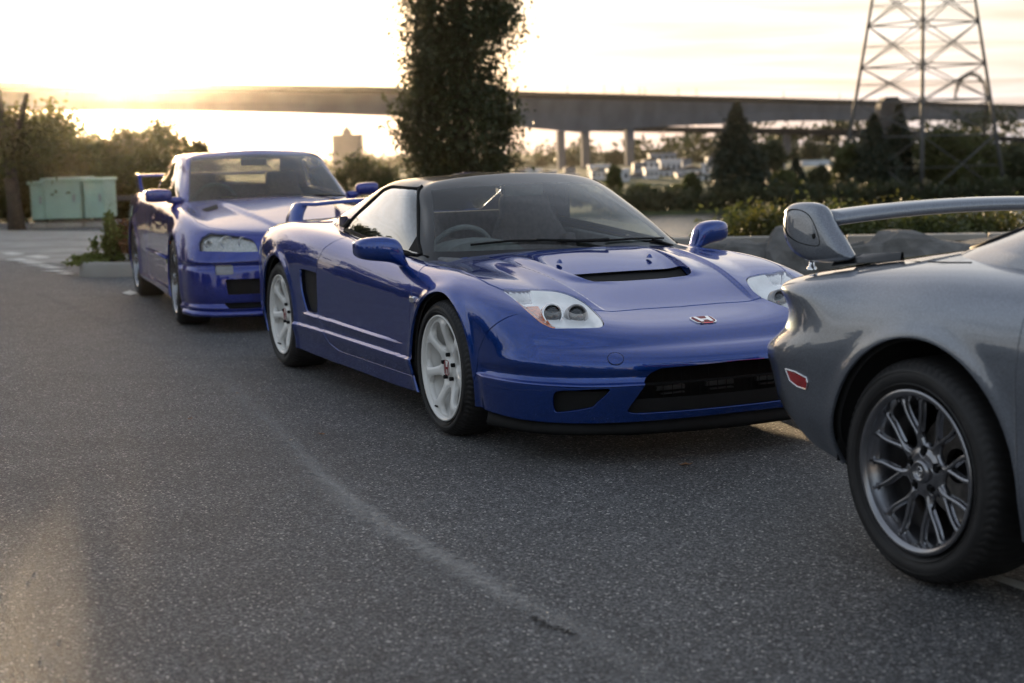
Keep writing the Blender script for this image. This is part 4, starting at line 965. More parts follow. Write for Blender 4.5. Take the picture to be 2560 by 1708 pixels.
# ================================================================== CAR 2: silver coupe on the right (rear axle at the origin, x forward)
RXP = (1.88896, 4.52495, -1.12507)
def build_silver_car():
    car = empty('sports_car', (RXP[0], RXP[1], 0), RXP[2], 'silver grey coupe with tall rear wing and many-spoked dark wheel at the right edge', 'car', 'sports cars parked in a row')
    fr = lambda z, k=0: [(3.34 - k, 0, z), (3.28 - k, .42, z), (3.12 - k, .68, z), (2.90 - k * .7, .82, z), (2.70, .855, z + .02)]
    net = [
     fr(.18, .05) + [(2.4,.85,.22),(1.9,.84,.20),(1.4,.84,.20),(.9,.84,.20),(.45,.845,.215),(0,.845,.25),(-.40,.812,.285),(-.66,.745,.325),(-.77,.46,.33),(-.80,0,.33)],
     fr(.28) + [(2.4,.875,.33),(1.9,.87,.29),(1.4,.865,.29),(.9,.87,.29),(.45,.875,.31),(0,.88,.36),(-.38,.866,.385),(-.715,.805,.425),(-.86,.48,.43),(-.90,0,.43)],
     fr(.38) + [(2.4,.88,.45),(1.9,.875,.40),(1.4,.865,.40),(.9,.87,.40),(.45,.88,.42),(0,.888,.48),(-.36,.876,.49),(-.74,.820,.535),(-.90,.50,.54),(-.945,0,.54)],
     fr(.47, .03) + [(2.4,.885,.55),(1.9,.875,.53),(1.4,.865,.54),(.9,.87,.54),(.45,.88,.57),(0,.890,.60),(-.35,.878,.60),(-.745,.832,.600),(-.91,.50,.605),(-.95,0,.61)],
     fr(.54, .10) + [(2.4,.875,.63),(1.9,.865,.62),(1.4,.86,.63),(.9,.865,.64),(.45,.876,.66),(0,.885,.68),(-.33,.868,.68),(-.67,.812,.668),(-.81,.49,.675),(-.84,0,.675)],
     [(3.05,0,.60),(3.0,.38,.61),(2.88,.60,.64),(2.76,.74,.67),(2.6,.80,.69),(2.36,.845,.715),(1.9,.845,.72),(1.4,.845,.73),(.9,.85,.745),(.45,.86,.76),(0,.866,.77),(-.33,.842,.765),(-.675,.808,.758),(-.81,.48,.77),(-.85,0,.77)],
     [(2.6,0,.74),(2.58,.34,.745),(2.5,.55,.755),(2.42,.68,.765),(2.34,.74,.77),(2.2,.78,.785),(1.9,.79,.80),(1.4,.80,.82),(.9,.805,.835),(.45,.81,.85),(0,.79,.862),(-.33,.765,.850),(-.665,.765,.818),(-.79,.46,.832),(-.82,0,.835)],
     [(1.98,0,.865),(1.95,.30,.86),(1.86,.52,.85),(1.78,.63,.845),(1.72,.68,.845),(1.62,.705,.85),(1.4,.715,.86),(1.1,.72,.87),(.8,.72,.88),(.45,.70,.89),(.12,.665,.895),(-.13,.575,.905),(-.26,.42,.91),(-.32,.22,.91),(-.34,0,.91)]]
    def disp(X, Y, Z):
        D = np.zeros_like(X)
        for ax, az, aR in ((.03, .315, .392), (2.425, .31, .36)): D += .008 * bumpf(np.hypot(X - ax, Z - az) - aR, .03) * (Y > .75)
        return D
    base = shell(net, 12, 22, .9, disp); S = base
    A = [(.03, .315, .390), (2.425, .31, .355)]
    for a in A: S, _ = clip(S, arch_f(*a)(S))
    bm_ = bvh_of(mirror(base)); T = lambda pix: trace(pix, bm_, RXP)
    f = lambda S: np.where(S.V[:, 1] > .5, sdf_poly(XZ(S), [(.44, .225), (.40, .60), (.40, .80), (.46, 1.0), (1.70, 1.0), (1.74, .6), (1.72, .225)]), 1.0)
    S, door = gap_split(S, f, .005)
    mk = T([(1965, 923), (1990, 930), (2018, 945), (2020, 960), (2017, 974), (1995, 967), (1976, 952)]); MK = spline2(mk[:, [0, 2]], 3)
    S, marker = clip(S, np.where((S.V[:, 1] > .5) & (S.V[:, 0] < -.2), sdf_poly(XZ(S), MK), 1.0))
    S, bump = gap_split(S, lambda S: np.where(S.V[:, 0] < -.30, S.V[:, 2] - np.interp(S.V[:, 0], [-.9, -.62, -.36], [.655, .655, .655]), 1.0) if False else np.ones(len(S.V)), .004)
    tl = T([(1962, 760), (1966, 725), (1974, 712), (1984, 730), (1985, 775), (1975, 812), (1964, 800)])
    # tail lamp pod and its clear recess, on the rear face
    TL = [(.20, .655), (.20, .785), (.60, .790), (.725, .770), (.745, .72), (.70, .665), (.60, .650)]
    S, tail = clip(S, np.where(S.V[:, 0] < -.58, sdf_poly(YZ(S), TL), 1.0))
    pan = lambda n, s, m=M_SILVER, p=car, **k: panel(n, s, m, p, **k)
    pan('body_shell', both(S))
    for s in (mirror, lambda q: q):
        pan('door', s(door)); r = s(marker); mo = pan('side_marker', Surf(r.V + r.N * .002, r.N, r.F), M_REDLENS, depth=.006)
        r = s(tail); pan('tail_light', Surf(r.V + r.N * .001, r.N, r.F), M_REDLENS, depth=.01)
    liner(base, A, car)
    for sg in (-1, 1):
        for (cx, cz, R) in A: arch_tub(car, cx, cz, R + .004, sg * .58, sg * .845)
    # chrome edge of the side marker
    for sg in (-1, 1):
        ed = MB(); P = [Vector((p[0], p[1] * sg, p[2])) + Vector((0, sg * .002, 0)) for p in list(mk) + [mk[0]]]; ed.tube(P, .0028, 6, False); ed.build('marker_trim', M_CHROME, car)
    # bumper seam and boot seam, dark tubes laid on in place of shaded panel gaps
    def seam(name, pix, r=.0026, sgs=(-1, 1)):
        P = T(pix)
        if len(P) < 2: return
        P = spline2(P, 4, False)
        for sg in sgs:
            b = MB(); b.tube([(p[0], p[1] * sg, p[2]) for p in P], r, 6); b.build(name, M_LINER, car)
    seam('boot_seam', [(1986, 690), (2010, 683), (2050, 679), (2100, 673), (2140, 660), (2200, 656), (2300, 655)])
    seam('hatch_seam', [(2321, 655), (2370, 657), (2429, 657), (2470, 649)])
    # ---- greenhouse
    g0 = net[-1]
    top = [(1.22,0,1.205),(1.21,.25,1.20),(1.17,.42,1.185),(1.13,.49,1.17),(1.10,.51,1.165),(1.05,.525,1.17),(.95,.53,1.18),(.8,.53,1.185),(.65,.525,1.175),(.48,.52,1.145),(.30,.50,1.10),(.34,.40,1.125),(.40,.30,1.155),(.43,.15,1.175),(.44,0,1.18)]
    gs = shell(green_net(g0, top, ([1.1, 1.05, .85, .55], 1.225)), 14, 22, .9)
    pil = lambda z: np.interp(z, [.84, .95, 1.05, 1.15, 1.17], [.64, .585, .535, .485, .47])
    fw = np.where(gs.V[:, 0] > 1.0, np.minimum(1.188 - .02 * (gs.V[:, 1] / .5) ** 2 - gs.V[:, 2], pil(gs.V[:, 2]) - gs.V[:, 1]), -1.0)
    wind, rest = clip(gs, fw)
    SW = [(1.62, .87), (1.12, 1.14), (1.0, 1.155), (.75, 1.155), (.60, 1.13), (.42, 1.0), (.40, .905), (1.0, .89)]
    rest, sw = clip(rest, np.where(rest.V[:, 1] > .4, sdf_poly(XZ(rest), SW), 1.0))
    bg = bvh_of(mirror(gs)); TG = lambda pix: trace(pix, bg, RXP)
    RG = [(.44, -.6), (.44, .40), (.30, .455), (.12, .50), (-.05, .525), (-.17, .50), (-.255, .40), (-.31, .22), (-.32, 0), (-.32, -.6)]
    rest, rg = clip(rest, np.where(rest.V[:, 0] < .5, sdf_poly(XY(rest), spline2(RG, 3)), 1.0))
    rest, rtop = gap_split(rest, lambda S: S.V[:, 0] - .5 + 0 * S.V[:, 1], .003)
    pan('roof', both(rest), depth=.02); pan('hatch_frame', both(rtop), depth=.02)
    panel('windscreen', both(wind), M_GLASS, car, flange=False)
    for s in (mirror, lambda q: q): panel('side_window', s(sw), M_SGLASS, car, flange=False)
    core, band = clip(rg, np.where(True, -sdf_poly(XY(rg), spline2(RG, 3)) - .045, 0))
    gl = panel('rear_window', both(rg), M_SGLASS, car, flange=False); bd = Surf(band.V - band.N * .004, band.N, band.F)
    pan('window_band', both(bd), M_BLACKP, gl, flange=False)
    rgp = spline2(RG[1:-1], 3, False)
    P = []
    for x, y in rgp:
        h = bvh_of(gs).ray_cast(Vector((x, y, 3)), Vector((0, 0, -1))) if False else None
    bgs = bvh_of(gs)
    for x, y in rgp:
        h = bgs.ray_cast(Vector((x, y, 3)), Vector((0, 0, -1)))
        if h[0] is not None: P.append(h[0])
    for sg in (-1, 1):
        b = MB(); b.tube([(p.x, p.y * sg, p.z) for p in P], .007, 6); b.build('rear_window_seal', M_BLACK, car)
    hs = TG([(2470, 649), (2490, 636), (2512, 620), (2540, 592), (2558, 574)])
    # ---- rear wing on two tall supports
    prof = [(-.895, 1.010), (-.885, 1.035), (-.84, 1.047), (-.77, 1.050), (-.715, 1.042), (-.685, 1.022), (-.655, .990), (-.60, .945), (-.555, .905), (-.535, .880), (-.60, .866), (-.70, .862), (-.76, .866), (-.83, .890), (-.875, .930), (-.893, .970)]
    PS = spline2(prof, 3); c = PS.mean(0); wing = None
    span = np.linspace(-1, 1, 31); V = []; F = []
    wp = [(.100, -.020), (.106, -.006), (.098, .010), (.075, .019), (.03, .024), (-.04, .018), (-.085, .004), (-.095, -.004), (-.07, -.012), (.0, -.022), (.07, -.026)]
    for t in span:
        y = t * .60; k = 1 - t * t
        for a, b in wp: V.append((-.785 + a * .95 - .02 * k, y, .997 + .022 * k + b))
    m = len(wp)
    for i in range(len(span) - 1):
        for j in range(m): F.append((i * m + j, i * m + (j + 1) % m, (i + 1) * m + (j + 1) % m, (i + 1) * m + j))
    F += [tuple(range(m)), tuple((len(span) - 1) * m + j for j in range(m - 1, -1, -1))]
    b = MB(); b.add(V, F, True); wing = b.build('rear_wing', M_SILVER, car)
    for sg in (-1, 1):
        V = []; F = []; n = len(PS); layers = [(.676, .50), (.674, .80), (.668, .93), (.654, 1.0), (.638, 1.0), (.624, .93), (.618, .7)]
        for (y, k) in layers:
            for p in PS:
                q = c + (p - c) * k; lean = (q[1] - .94) * .13; V.append((q[0], sg * (y - lean), q[1]))
        for i in range(len(layers) - 1):
            for j in range(n): F.append((i * n + j, i * n + (j + 1) % n, (i + 1) * n + (j + 1) % n, (i + 1) * n + j))
        F.append(tuple(range(n - 1, -1, -1))); F.append(tuple((len(layers) - 1) * n + j for j in range(n)))
        b = MB(); b.add(V, F, True); sp = b.build('wing_support', M_SILVER, wing)
        pl = [(-.875, .985), (-.870, 1.010), (-.845, 1.026), (-.79, 1.026), (-.74, 1.010), (-.70, .975), (-.672, .935), (-.672, .918), (-.70, .914), (-.78, .922), (-.84, .942), (-.865, .965)]
        PP = spline2(pl, 3); o = MB(); f_ = lambda q, dy: (q[0], sg * (.6758 + dy - (q[1] - .94) * .13), q[1])
        o.tube([f_(p, .0) for p in list(PP) + [PP[0]]], .0018, 5, False); o.build('end_plate_seam', M_LINER, wing)
        o = MB(); o.lathe([(0, 0), (.009, 0), (.010, .004)], 16, c=(0, 0, 0)); q = o.build('end_plate_hole', M_LINER, wing); q.location = (-.702, sg * .677, .945)
        o = MB(); o.lathe([(.0, .016), (.007, .016), (.009, .010), (.010, 0), (.016, -.004), (.017, -.012)], 16, axis='z', c=(-.745, sg * .652, .846)); o.build('wing_bolt', M_CHROME, wing)
        o = MB(); V = []
        for x, w, z in ((-.62, .050, .868), (-.50, .034, .884), (-.40, .022, .893), (-.34, .008, .897)):
            V += [(x, sg * (.62 - w), z - .015), (x, sg * (.62 - w * .5), z + .012), (x, sg * (.62 + w * .5), z + .012), (x, sg * (.62 + w), z - .015)]
        F = [(i * 4 + j, i * 4 + j + 1, (i + 1) * 4 + j + 1, (i + 1) * 4 + j) for i in range(3) for j in range(3)]
        o.add(V, F, True); o.build('wing_foot', M_BLACKP, wing)
    # exhaust, underbody, door mirrors, front lamps
    ex = MB(); ex.lathe([(.052, 0), (.060, .004), (.060, .20), (.045, .20), (.047, .02)], 28, axis='x', c=(-.90, -.42, .255)); ex.build('exhaust_tip', M_CHROME, car)
    ub = MB(); ub.box((1.25, 0, .20), (3.9, 1.10, .03)); ub.box((1.25, 0, .21), (1.5, 1.62, .03)); ub.box((-.45, 0, .32), (.5, 1.2, .03)); ub.build('underbody', M_FLOOR, car)
    for sg in (-1, 1):
        box_mirror(car, M_SILVER, sg, 1.55, .76, .93, .87, .98, (1.55, .70, .87))
        b = MB(); b.box((2.98, sg * .55, .60), (.16, .26, .02), R=Matrix.Rotation(rad(12), 3, 'Y')); b.build('headlight_lid', M_SILVER, car, bevel=.008)
    b = MB(); b.box((.9, 0, .30), (2.1, 1.3, .05)); b.build('cabin_floor', M_FLOOR, car)
    b = MB(); b.box((.25, 0, .74), (1.0, 1.25, .03)); b.build('parcel_shelf', M_SEAT, car)
    b = MB(); b.extrude([(1.85, -.64, .60), (1.85, -.64, .83), (1.55, -.64, .86), (1.38, -.64, .80), (1.40, -.64, .60)], (0, 1.28, 0)); b.build('dashboard', M_DASH, car, bevel=.02)
    steering(car, (1.30, -.36, .82)); seat_pair(car, .72, (-.35, .35), .32, 1.08)
    for right in (True, False):
        w = mesh_wheel('wheel', .318, .255, spin=rad(-12)); place_wheel(w, car, 0, .735, .322, right)
        w = copy_tree(w); place_wheel(w, car, 2.425, .735, .318, right)
    return car
silver_car = build_silver_car()

# ================================================================== CAR 3: violet-blue saloon-based coupe behind (front axle origin)
R34P = (-1.69399794, 11.71133817, -1.22595009)
def build_rear_car():
    car = empty('sports_car', (R34P[0], R34P[1], 0), R34P[2], 'boxier violet-blue coupe with wide square headlights, furthest back in the row and out of focus', 'car', 'sports cars parked in a row')
    sd_ = lambda dy, z, *rear: [(-.9, .865 + dy, z), (-1.5, .867 + dy, z + .01), (-2.1, .882 + dy, z + .02)] + list(rear)
    net = [
     [(.86,0,.14),(.85,.42,.14),(.775,.68,.14),(.62,.81,.145),(.40,.855,.155),(0,.88,.18),(-.42,.87,.18)] + sd_(-.006, .18, (-2.65,.89,.22),(-3.1,.87,.22),(-3.45,.80,.24),(-3.62,.42,.25),(-3.65,0,.25)),
     [(.895,0,.25),(.875,.42,.25),(.79,.70,.25),(.62,.845,.25),(.40,.885,.26),(0,.898,.30),(-.42,.876,.27)] + sd_(0, .27, (-2.65,.905,.32),(-3.1,.885,.34),(-3.5,.82,.36),(-3.68,.43,.37),(-3.71,0,.37)),
     [(.895,0,.42),(.87,.42,.42),(.775,.71,.42),(.60,.85,.42),(.38,.888,.42),(0,.904,.44),(-.42,.872,.42)] + sd_(0, .42, (-2.65,.91,.44),(-3.1,.89,.46),(-3.52,.82,.48),(-3.69,.43,.5),(-3.72,0,.5)),
     [(.885,0,.50),(.86,.42,.50),(.755,.705,.51),(.575,.845,.52),(.36,.88,.53),(0,.902,.56),(-.42,.868,.55)] + sd_(0, .55, (-2.65,.91,.57),(-3.1,.885,.59),(-3.52,.815,.6),(-3.69,.43,.61),(-3.72,0,.61)),
     [(.865,0,.585),(.835,.42,.59),(.72,.69,.60),(.545,.82,.615),(.33,.862,.64),(0,.888,.665),(-.42,.862,.66)] + sd_(-.005, .66, (-2.65,.90,.71),(-3.1,.87,.73),(-3.5,.80,.74),(-3.67,.42,.75),(-3.70,0,.75)),
     [(.825,0,.672),(.79,.40,.680),(.66,.655,.700),(.48,.765,.720),(.28,.81,.745),(-.02,.835,.785),(-.42,.835,.805)] + sd_(-.03, .82, (-2.65,.85,.885),(-3.1,.82,.90),(-3.45,.76,.91),(-3.60,.42,.92),(-3.63,0,.92)),
     [(.55,0,.748),(.52,.36,.758),(.42,.57,.762),(.28,.67,.775),(.12,.725,.80),(-.12,.755,.832),(-.45,.77,.855),(-.9,.775,.872),(-1.5,.785,.888),(-2.1,.795,.908),(-2.65,.775,.938),(-2.95,.72,.95),(-3.25,.60,.95),(-3.40,.36,.955),(-3.43,0,.955)],
     [(-.58,0,.918),(-.61,.30,.914),(-.70,.54,.902),(-.77,.635,.895),(-.83,.68,.892),(-.92,.70,.896),(-1.1,.71,.902),(-1.4,.715,.91),(-1.8,.715,.925),(-2.2,.71,.945),(-2.5,.68,.96),(-2.72,.58,.965),(-2.84,.40,.965),(-2.88,.2,.965),(-2.9,0,.965)]]
    def disp(X, Y, Z):
        D = np.zeros_like(X)
        for ax, az, aR in ((0.01, .325, .355), (-2.66, .33, .36)): D += .014 * bumpf(np.hypot(X - ax, Z - az) - aR, .05) * (Y > .72)
        # two raised folds along the bonnet, hollow beneath the lamps
        cy = np.interp(X, [-.6, .1, .8], [.46, .36, .20]); D += .014 * smooth01((cy - Y) / .05 + .5) * (Z > .66) * (X > -.62) * smooth01((.80 - X) / .2) * smooth01((X + .6) / .15)
        D -= .010 * bumpf(Z - .475, .02) * (X > .3) * smooth01((Y * 0 + X - .3) / .1)
        D += .020 * smooth01((.205 - Z) / .02) * (X > .2)
        D += .012 * smooth01((.245 - Z) / .015) * ((X < -.4) & (X > -2.3)) * smooth01((X + 2.3) / .1) * smooth01((-.4 - X) / .1)
        return D
    base = shell(net, 12, 20, .9, disp); S = base
    A = [(0.01, .325, .355), (-2.66, .33, .36)]
    for a in A: S, _ = clip(S, arch_f(*a)(S))
    bm_ = bvh_of(mirror(base)); T = lambda pix: trace(pix, bm_, R34P)
    hl = T([(497, 628), (496, 606), (503, 594), (523, 582), (560, 585), (605, 592), (632, 600), (640, 612), (646, 629), (600, 630), (540, 629)])
    HLp = hl[:, [1, 2]]
    in_f = lambda S: S.V[:, 0] > .35
    S, lamp = clip(S, np.where(in_f(S), sdf_poly(YZ(S), HLp), 1.0))
    fog = T([(536, 663), (582, 662), (584, 686), (538, 688)]); S, fogs = clip(S, np.where(in_f(S), sdf_poly(YZ(S), fog[:, [1, 2]]), 1.0))
    S, g1 = clip(S, np.where(in_f(S), sdf_poly(YZ(S), [(-.5, .275), (-.5, .385), (.64, .385), (.63, .275)]), 1.0))
    S, g2 = clip(S, np.where(in_f(S), sdf_poly(YZ(S), [(-.5, .172), (-.5, .218), (.66, .218), (.62, .172)]), 1.0))
    S, g0_ = clip(S, np.where(in_f(S), sdf_poly(YZ(S), [(-.5, .535), (-.5, .595), (.36, .600), (.38, .535)]), 1.0))
    DOOR = [(-.46, .26), (-.50, .60), (-.52, .86), (-.70, 1.0), (-1.86, 1.0), (-1.90, .60), (-1.86, .30), (-1.80, .26)]
    S, door = gap_split(S, lambda S: np.where(S.V[:, 1] > .5, sdf_poly(XZ(S), DOOR), 1.0), .006)
    S, hood = gap_split(S, lambda S: np.where(S.V[:, 2] > .64, sdf_poly(XY(S), [(.80, -.3), (.80, .05), (.76, .40), (.66, .585), (.50, .69), (.30, .735), (-.30, .755), (-.70, .72), (-.86, .66), (-.86, -.3)]), 1.0), .006)
    S, bump = gap_split(S, lambda S: np.where(S.V[:, 0] > .15, S.V[:, 2] - np.interp(S.V[:, 1], [0, .40, .80, .9], [.515, .505, .495, .50]), 1.0), .006)
    pan = lambda n, s, m=M_BLUE2, p=car, **k: panel(n, s, m, p, **k)
    pan('body_shell', both(S)); pan('bonnet', both(hood)); pan('front_bumper', both(bump)); liner(base, A, car)
    for i, (s, sg) in enumerate(((mirror, -1), (lambda q: q, 1))):
        pan('door', s(door)); r = s(lamp); lo = pan('headlight', Surf(r.V + r.N * .001, r.N, r.F), M_LENS, depth=.005)
        pan('lamp_back', Surf(r.V - r.N * .028, r.N, r.F), M_FLUTE, lo, flange=False)
        yc = HLp.mean(0)
        for (y, z, rr) in ((hl[:, 1].min() + .085, yc[1] + .002, .040), (hl[:, 1].min() + .20, yc[1] + .004, .042), (hl[:, 1].max() - .07, yc[1] - .006, .026)):
            h = bvh_of(base).ray_cast(Vector((3, y, z)), Vector((-1, 0, 0)))
            if h[0] is None: continue
            b = MB(); b.lathe([(0, -.05), (rr * .5, -.045), (rr, -.012), (rr * 1.08, -.010), (rr * 1.1, -.03)], 24, axis='x', c=(h[0].x - .016, y * sg, z)); b.build('lamp_bowl', M_CHROME, lo)
        r = s(fogs); fo = pan('turn_signal', Surf(r.V - r.N * .012, r.N, r.F), M_GREY, depth=.004)
        mk = MB(); mk.box((-.37, sg * .868, .60), (.05, .02, .025)); mk.build('side_marker', M_AMBER, car, bevel=.006)
        box_mirror(car, M_BLUE2, sg, -.90, .76, .965, .895, 1.005, (-.88, .69, .90), .12)
        V = []; 
        b = MB(); b.tube([(-.50, sg * .878, .47), (-1.85, sg * .880, .475)], .010, 6); b.build('side_moulding', M_BLUE2, car)
        for (cx, cz, R) in A: arch_tub(car, cx, cz, R + .004, sg * .60, sg * .855)
        b = MB(); P = []
        for x, y in ((-.42, .48), (-.30, .62), (-.16, .60), (-.22, .50)):
            h = bvh_of(base).ray_cast(Vector((x, y, 3)), Vector((0, 0, -1)))
            if h[0] is not None: P.append((h[0].x, h[0].y * sg, h[0].z + .003))
        if len(P) == 4: b.add(P, [(0, 1, 2, 3)]); b.build('bonnet_duct', M_LINER, car)
    for k in range(9):
        b = MB(); z = .285 + k * .0115; b.box((.80, 0, z), (.02, 1.10, .003)); b.build('grille_slat', M_BLACK, car)
    b = MB(); V = []
    pts = [(.895, 0), (.885, .42), (.80, .70), (.64, .84), (.40, .885)]; P = [(x, -y) for x, y in pts[::-1]] + pts[1:]
    for x, y in P: V += [(x - .02, y, .16), (x + .015, y * 1.01, .155), (x + .03, y * 1.02, .135), (x + .02, y * 1.015, .118), (x - .10, y * .95, .118)]
    F = [(i * 5 + j, i * 5 + j + 1, (i + 1) * 5 + j + 1, (i + 1) * 5 + j) for i in range(len(P) - 1) for j in range(4)]
    b.add(V, F, True); b.build('splitter', M_BLUE2, car)
    # greenhouse
    top = [(-1.28,0,1.288),(-1.30,.25,1.280),(-1.36,.46,1.266),(-1.39,.54,1.250),(-1.43,.558,1.245),(-1.5,.563,1.250),(-1.62,.563,1.262),(-1.8,.563,1.268),(-2.0,.56,1.262),(-2.2,.54,1.244),(-2.32,.52,1.230),(-2.33,.42,1.245),(-2.32,.28,1.255),(-2.31,.15,1.265),(-2.30,0,1.268)]
    gs = shell(green_net(net[-1], top, ([-1.4, -1.5, -1.75, -2.1], 1.296)), 12, 20, .9)
    pil = lambda z: np.interp(z, [.89, 1.0, 1.1, 1.2, 1.24], [.650, .622, .592, .555, .530])
    wind, rest = clip(gs, np.where(gs.V[:, 0] > -1.5, np.minimum(1.262 - .014 * (gs.V[:, 1] / .5) ** 2 - gs.V[:, 2], pil(gs.V[:, 2]) - gs.V[:, 1]), -1.0))
    rest, sw = clip(rest, np.where(rest.V[:, 1] > .4, sdf_poly(XZ(rest), [(-.98, .915), (-1.42, 1.215), (-1.55, 1.235), (-2.0, 1.235), (-2.16, 1.21), (-2.42, 1.0), (-2.40, .965), (-1.6, .93)]), 1.0))
    rest, rg = clip(rest, np.where(rest.V[:, 0] < -2.2, sdf_poly(XY(rest), [(-2.36, -.6), (-2.36, .42), (-2.75, .50), (-2.82, .3), (-2.84, -.6)]), 1.0))
    pan('roof', both(rest), depth=.02); pan('windscreen', both(wind), M_GLASS2, flange=False)
    for s in (mirror, lambda q: q): pan('side_window', s(sw), M_SGLASS, flange=False)
    pan('rear_window', both(rg), M_TGLASS, flange=False)
    w_ = MB()
    V = []; pr = [(.11, -.006), (.06, .014), (0, .018), (-.08, .012), (-.11, -.004), (0, -.012)]
    for y in np.linspace(-.72, .72, 15): 
        for a, bb in pr: V.append((-3.50 + a, y, 1.085 + bb))
    F = [(i * 6 + j, i * 6 + (j + 1) % 6, (i + 1) * 6 + (j + 1) % 6, (i + 1) * 6 + j) for i in range(14) for j in range(6)]
    w_.add(V, F, True); wing = w_.build('rear_wing', M_BLUE2, car)
    for sg in (-1, 1):
        b = MB(); b.extrude([(-3.64, sg * .70, .90), (-3.40, sg * .70, .90), (-3.38, sg * .72, 1.10), (-3.62, sg * .72, 1.11)], (0, .035 * sg, 0)); b.build('wing_support', M_BLUE2, wing, bevel=.01)
    b = MB(); b.box((-1.4, 0, .19), (3.9, 1.10, .03)); b.box((-1.33, 0, .20), (1.7, 1.66, .03)); b.build('underbody', M_FLOOR, car)
    b = MB(); b.extrude([(-.66, -.66, .60), (-.66, -.66, .885), (-.95, -.66, .90), (-1.12, -.66, .84), (-1.10, -.66, .60)], (0, 1.32, 0)); b.build('dashboard', M_DASH, car, bevel=.02)
    steering(car, (-1.20, -.37, .86)); seat_pair(car, -1.75, (-.36, .36), .36, 1.14)
    b = MB(); b.box((-2.55, 0, .75), (.12, 1.2, .5)); b.build('rear_bench', M_SEAT, car, bevel=.03)
    b = MB(); b.box((-1.38, 0, 1.20), (.03, .22, .06)); b.build('rear_view_mirror', M_DASH, car, bevel=.01)
    b = MB(); b.box((-1.7, 0, .36), (2.2, 1.3, .05)); b.build('cabin_floor', M_FLOOR, car)
    wpr = MB(); wpr.tube([(-.62, .10, .935), (-.72, -.42, .925)], .007, 6); wpr.tube([(-.60, .60, .905), (-.68, .08, .932)], .007, 6); wpr.build('wiper', M_BLACK, car)
    for right in (True, False):
        w = six_wheel('wheel', .327, .245); place_wheel(w, car, 0, .765, .327, right, -.03)
        w = copy_tree(w); place_wheel(w, car, -2.665, .765, .327, right)
    return car
rear_car = build_rear_car()
# ================================================================== ground, water, far shore
def asphalt_mat():
    m = bpy.data.materials.new('asphalt'); m.use_nodes = True; nt = m.node_tree; b = nt.nodes['Principled BSDF']; L = nt.links.new
    tc = nt.nodes.new('ShaderNodeTexCoord')
    def noise(sc, det, rough=.6): n = nt.nodes.new('ShaderNodeTexNoise'); n.inputs['Scale'].default_value = sc; n.inputs['Detail'].default_value = det; n.inputs['Roughness'].default_value = rough; L(tc.outputs['Object'], n.inputs['Vector']); return n
    v = nt.nodes.new('ShaderNodeTexVoronoi'); v.inputs['Scale'].default_value = 165; L(tc.outputs['Object'], v.inputs['Vector'])
    v2 = nt.nodes.new('ShaderNodeTexVoronoi'); v2.inputs['Scale'].default_value = 260; L(tc.outputs['Object'], v2.inputs['Vector'])
    big = noise(.35, 5); mid = noise(2.5, 6, .7)
    r = nt.nodes.new('ShaderNodeValToRGB'); e = r.color_ramp.elements; e[0].position = 0; e[0].color = (.020, .021, .024, 1); e[1].position = 1; e[1].color = (.34, .335, .325, 1)
    g_ = r.color_ramp.elements.new(.965); g_.color = (.25, .252, .255, 1); e = r.color_ramp.elements; e[len(e) - 1].color = (.80, .76, .70, 1)  # brightest grains: warm sun glints painted into the colour
    x = r.color_ramp.elements.new(.55); x.color = (.078, .080, .085, 1)
    sp = nt.nodes.new('ShaderNodeSeparateColor'); L(v.outputs['Color'], sp.inputs[0]); L(sp.outputs[0], r.inputs[0])
    mx = nt.nodes.new('ShaderNodeMix'); mx.data_type = 'RGBA'; mx.blend_type = 'MULTIPLY'; mx.inputs[0].default_value = 1
    mr = nt.nodes.new('ShaderNodeMapRange'); mr.inputs['From Min'].default_value = .3; mr.inputs['From Max'].default_value = .7; mr.inputs['To Min'].default_value = .62; mr.inputs['To Max'].default_value = 1.34
    ad = nt.nodes.new('ShaderNodeMath'); ad.operation = 'ADD'; hf = nt.nodes.new('ShaderNodeMath'); hf.operation = 'MULTIPLY'; hf.inputs[1].default_value = .5
    L(big.outputs['Fac'], ad.inputs[0]); L(mid.outputs['Fac'], ad.inputs[1]); L(ad.outputs[0], hf.inputs[0]); L(hf.outputs[0], mr.inputs['Value'])
    L(r.outputs[0], mx.inputs[6]); L(mr.outputs[0], mx.inputs[7]); L(mx.outputs[2], b.inputs['Base Color'])
    b.inputs['Roughness'].default_value = .62; b.inputs['Specular IOR Level'].default_value = .38
    bp = nt.nodes.new('ShaderNodeBump'); bp.inputs['Strength'].default_value = .9; bp.inputs['Distance'].default_value = .006
    a2 = nt.nodes.new('ShaderNodeMath'); a2.operation = 'ADD'; L(v.outputs['Distance'], a2.inputs[0]); L(v2.outputs['Distance'], a2.inputs[1]); L(a2.outputs[0], bp.inputs['Height'])
    L(bp.outputs[0], b.inputs['Normal']); return m
M_ASPH = asphalt_mat()
M_CONC = mat('concrete', (.30, .28, .25), .85, noise=(1.2, .18, 6), bump=(40, .3, .004))
M_PAVE = mat('pale_paving', (.32, .30, .27), .8, noise=(2.0, .2, 6), bump=(60, .4, .004))
M_WHITEP = mat('road_paint', (.62, .61, .57), .7, noise=(9, .25, 6), bump=(80, .4, .003))
M_EARTH = mat('bank_earth', (.055, .048, .032), .95, noise=(.6, .4, 6), bump=(5, .8, .1))
M_GRASS = mat('rough_grass', (.045, .060, .018), .9, noise=(.8, .5, 6), bump=(12, .8, .08))
M_BRIDGE = mat('bridge_concrete', (.125, .125, .140), .85, noise=(.12, .22, 6), bump=(2, .2, .05))
M_BRIDGED = mat('bridge_parapet', (.010, .009, .009), .9, noise=(.2, .2, 5))
M_STEEL = mat('galvanised_steel', (.055, .057, .058), .6, metal=.0, noise=(.8, .2))
M_BARK = mat('bark', (.05, .038, .028), .9, noise=(12, .4), bump=(30, .8, .01))
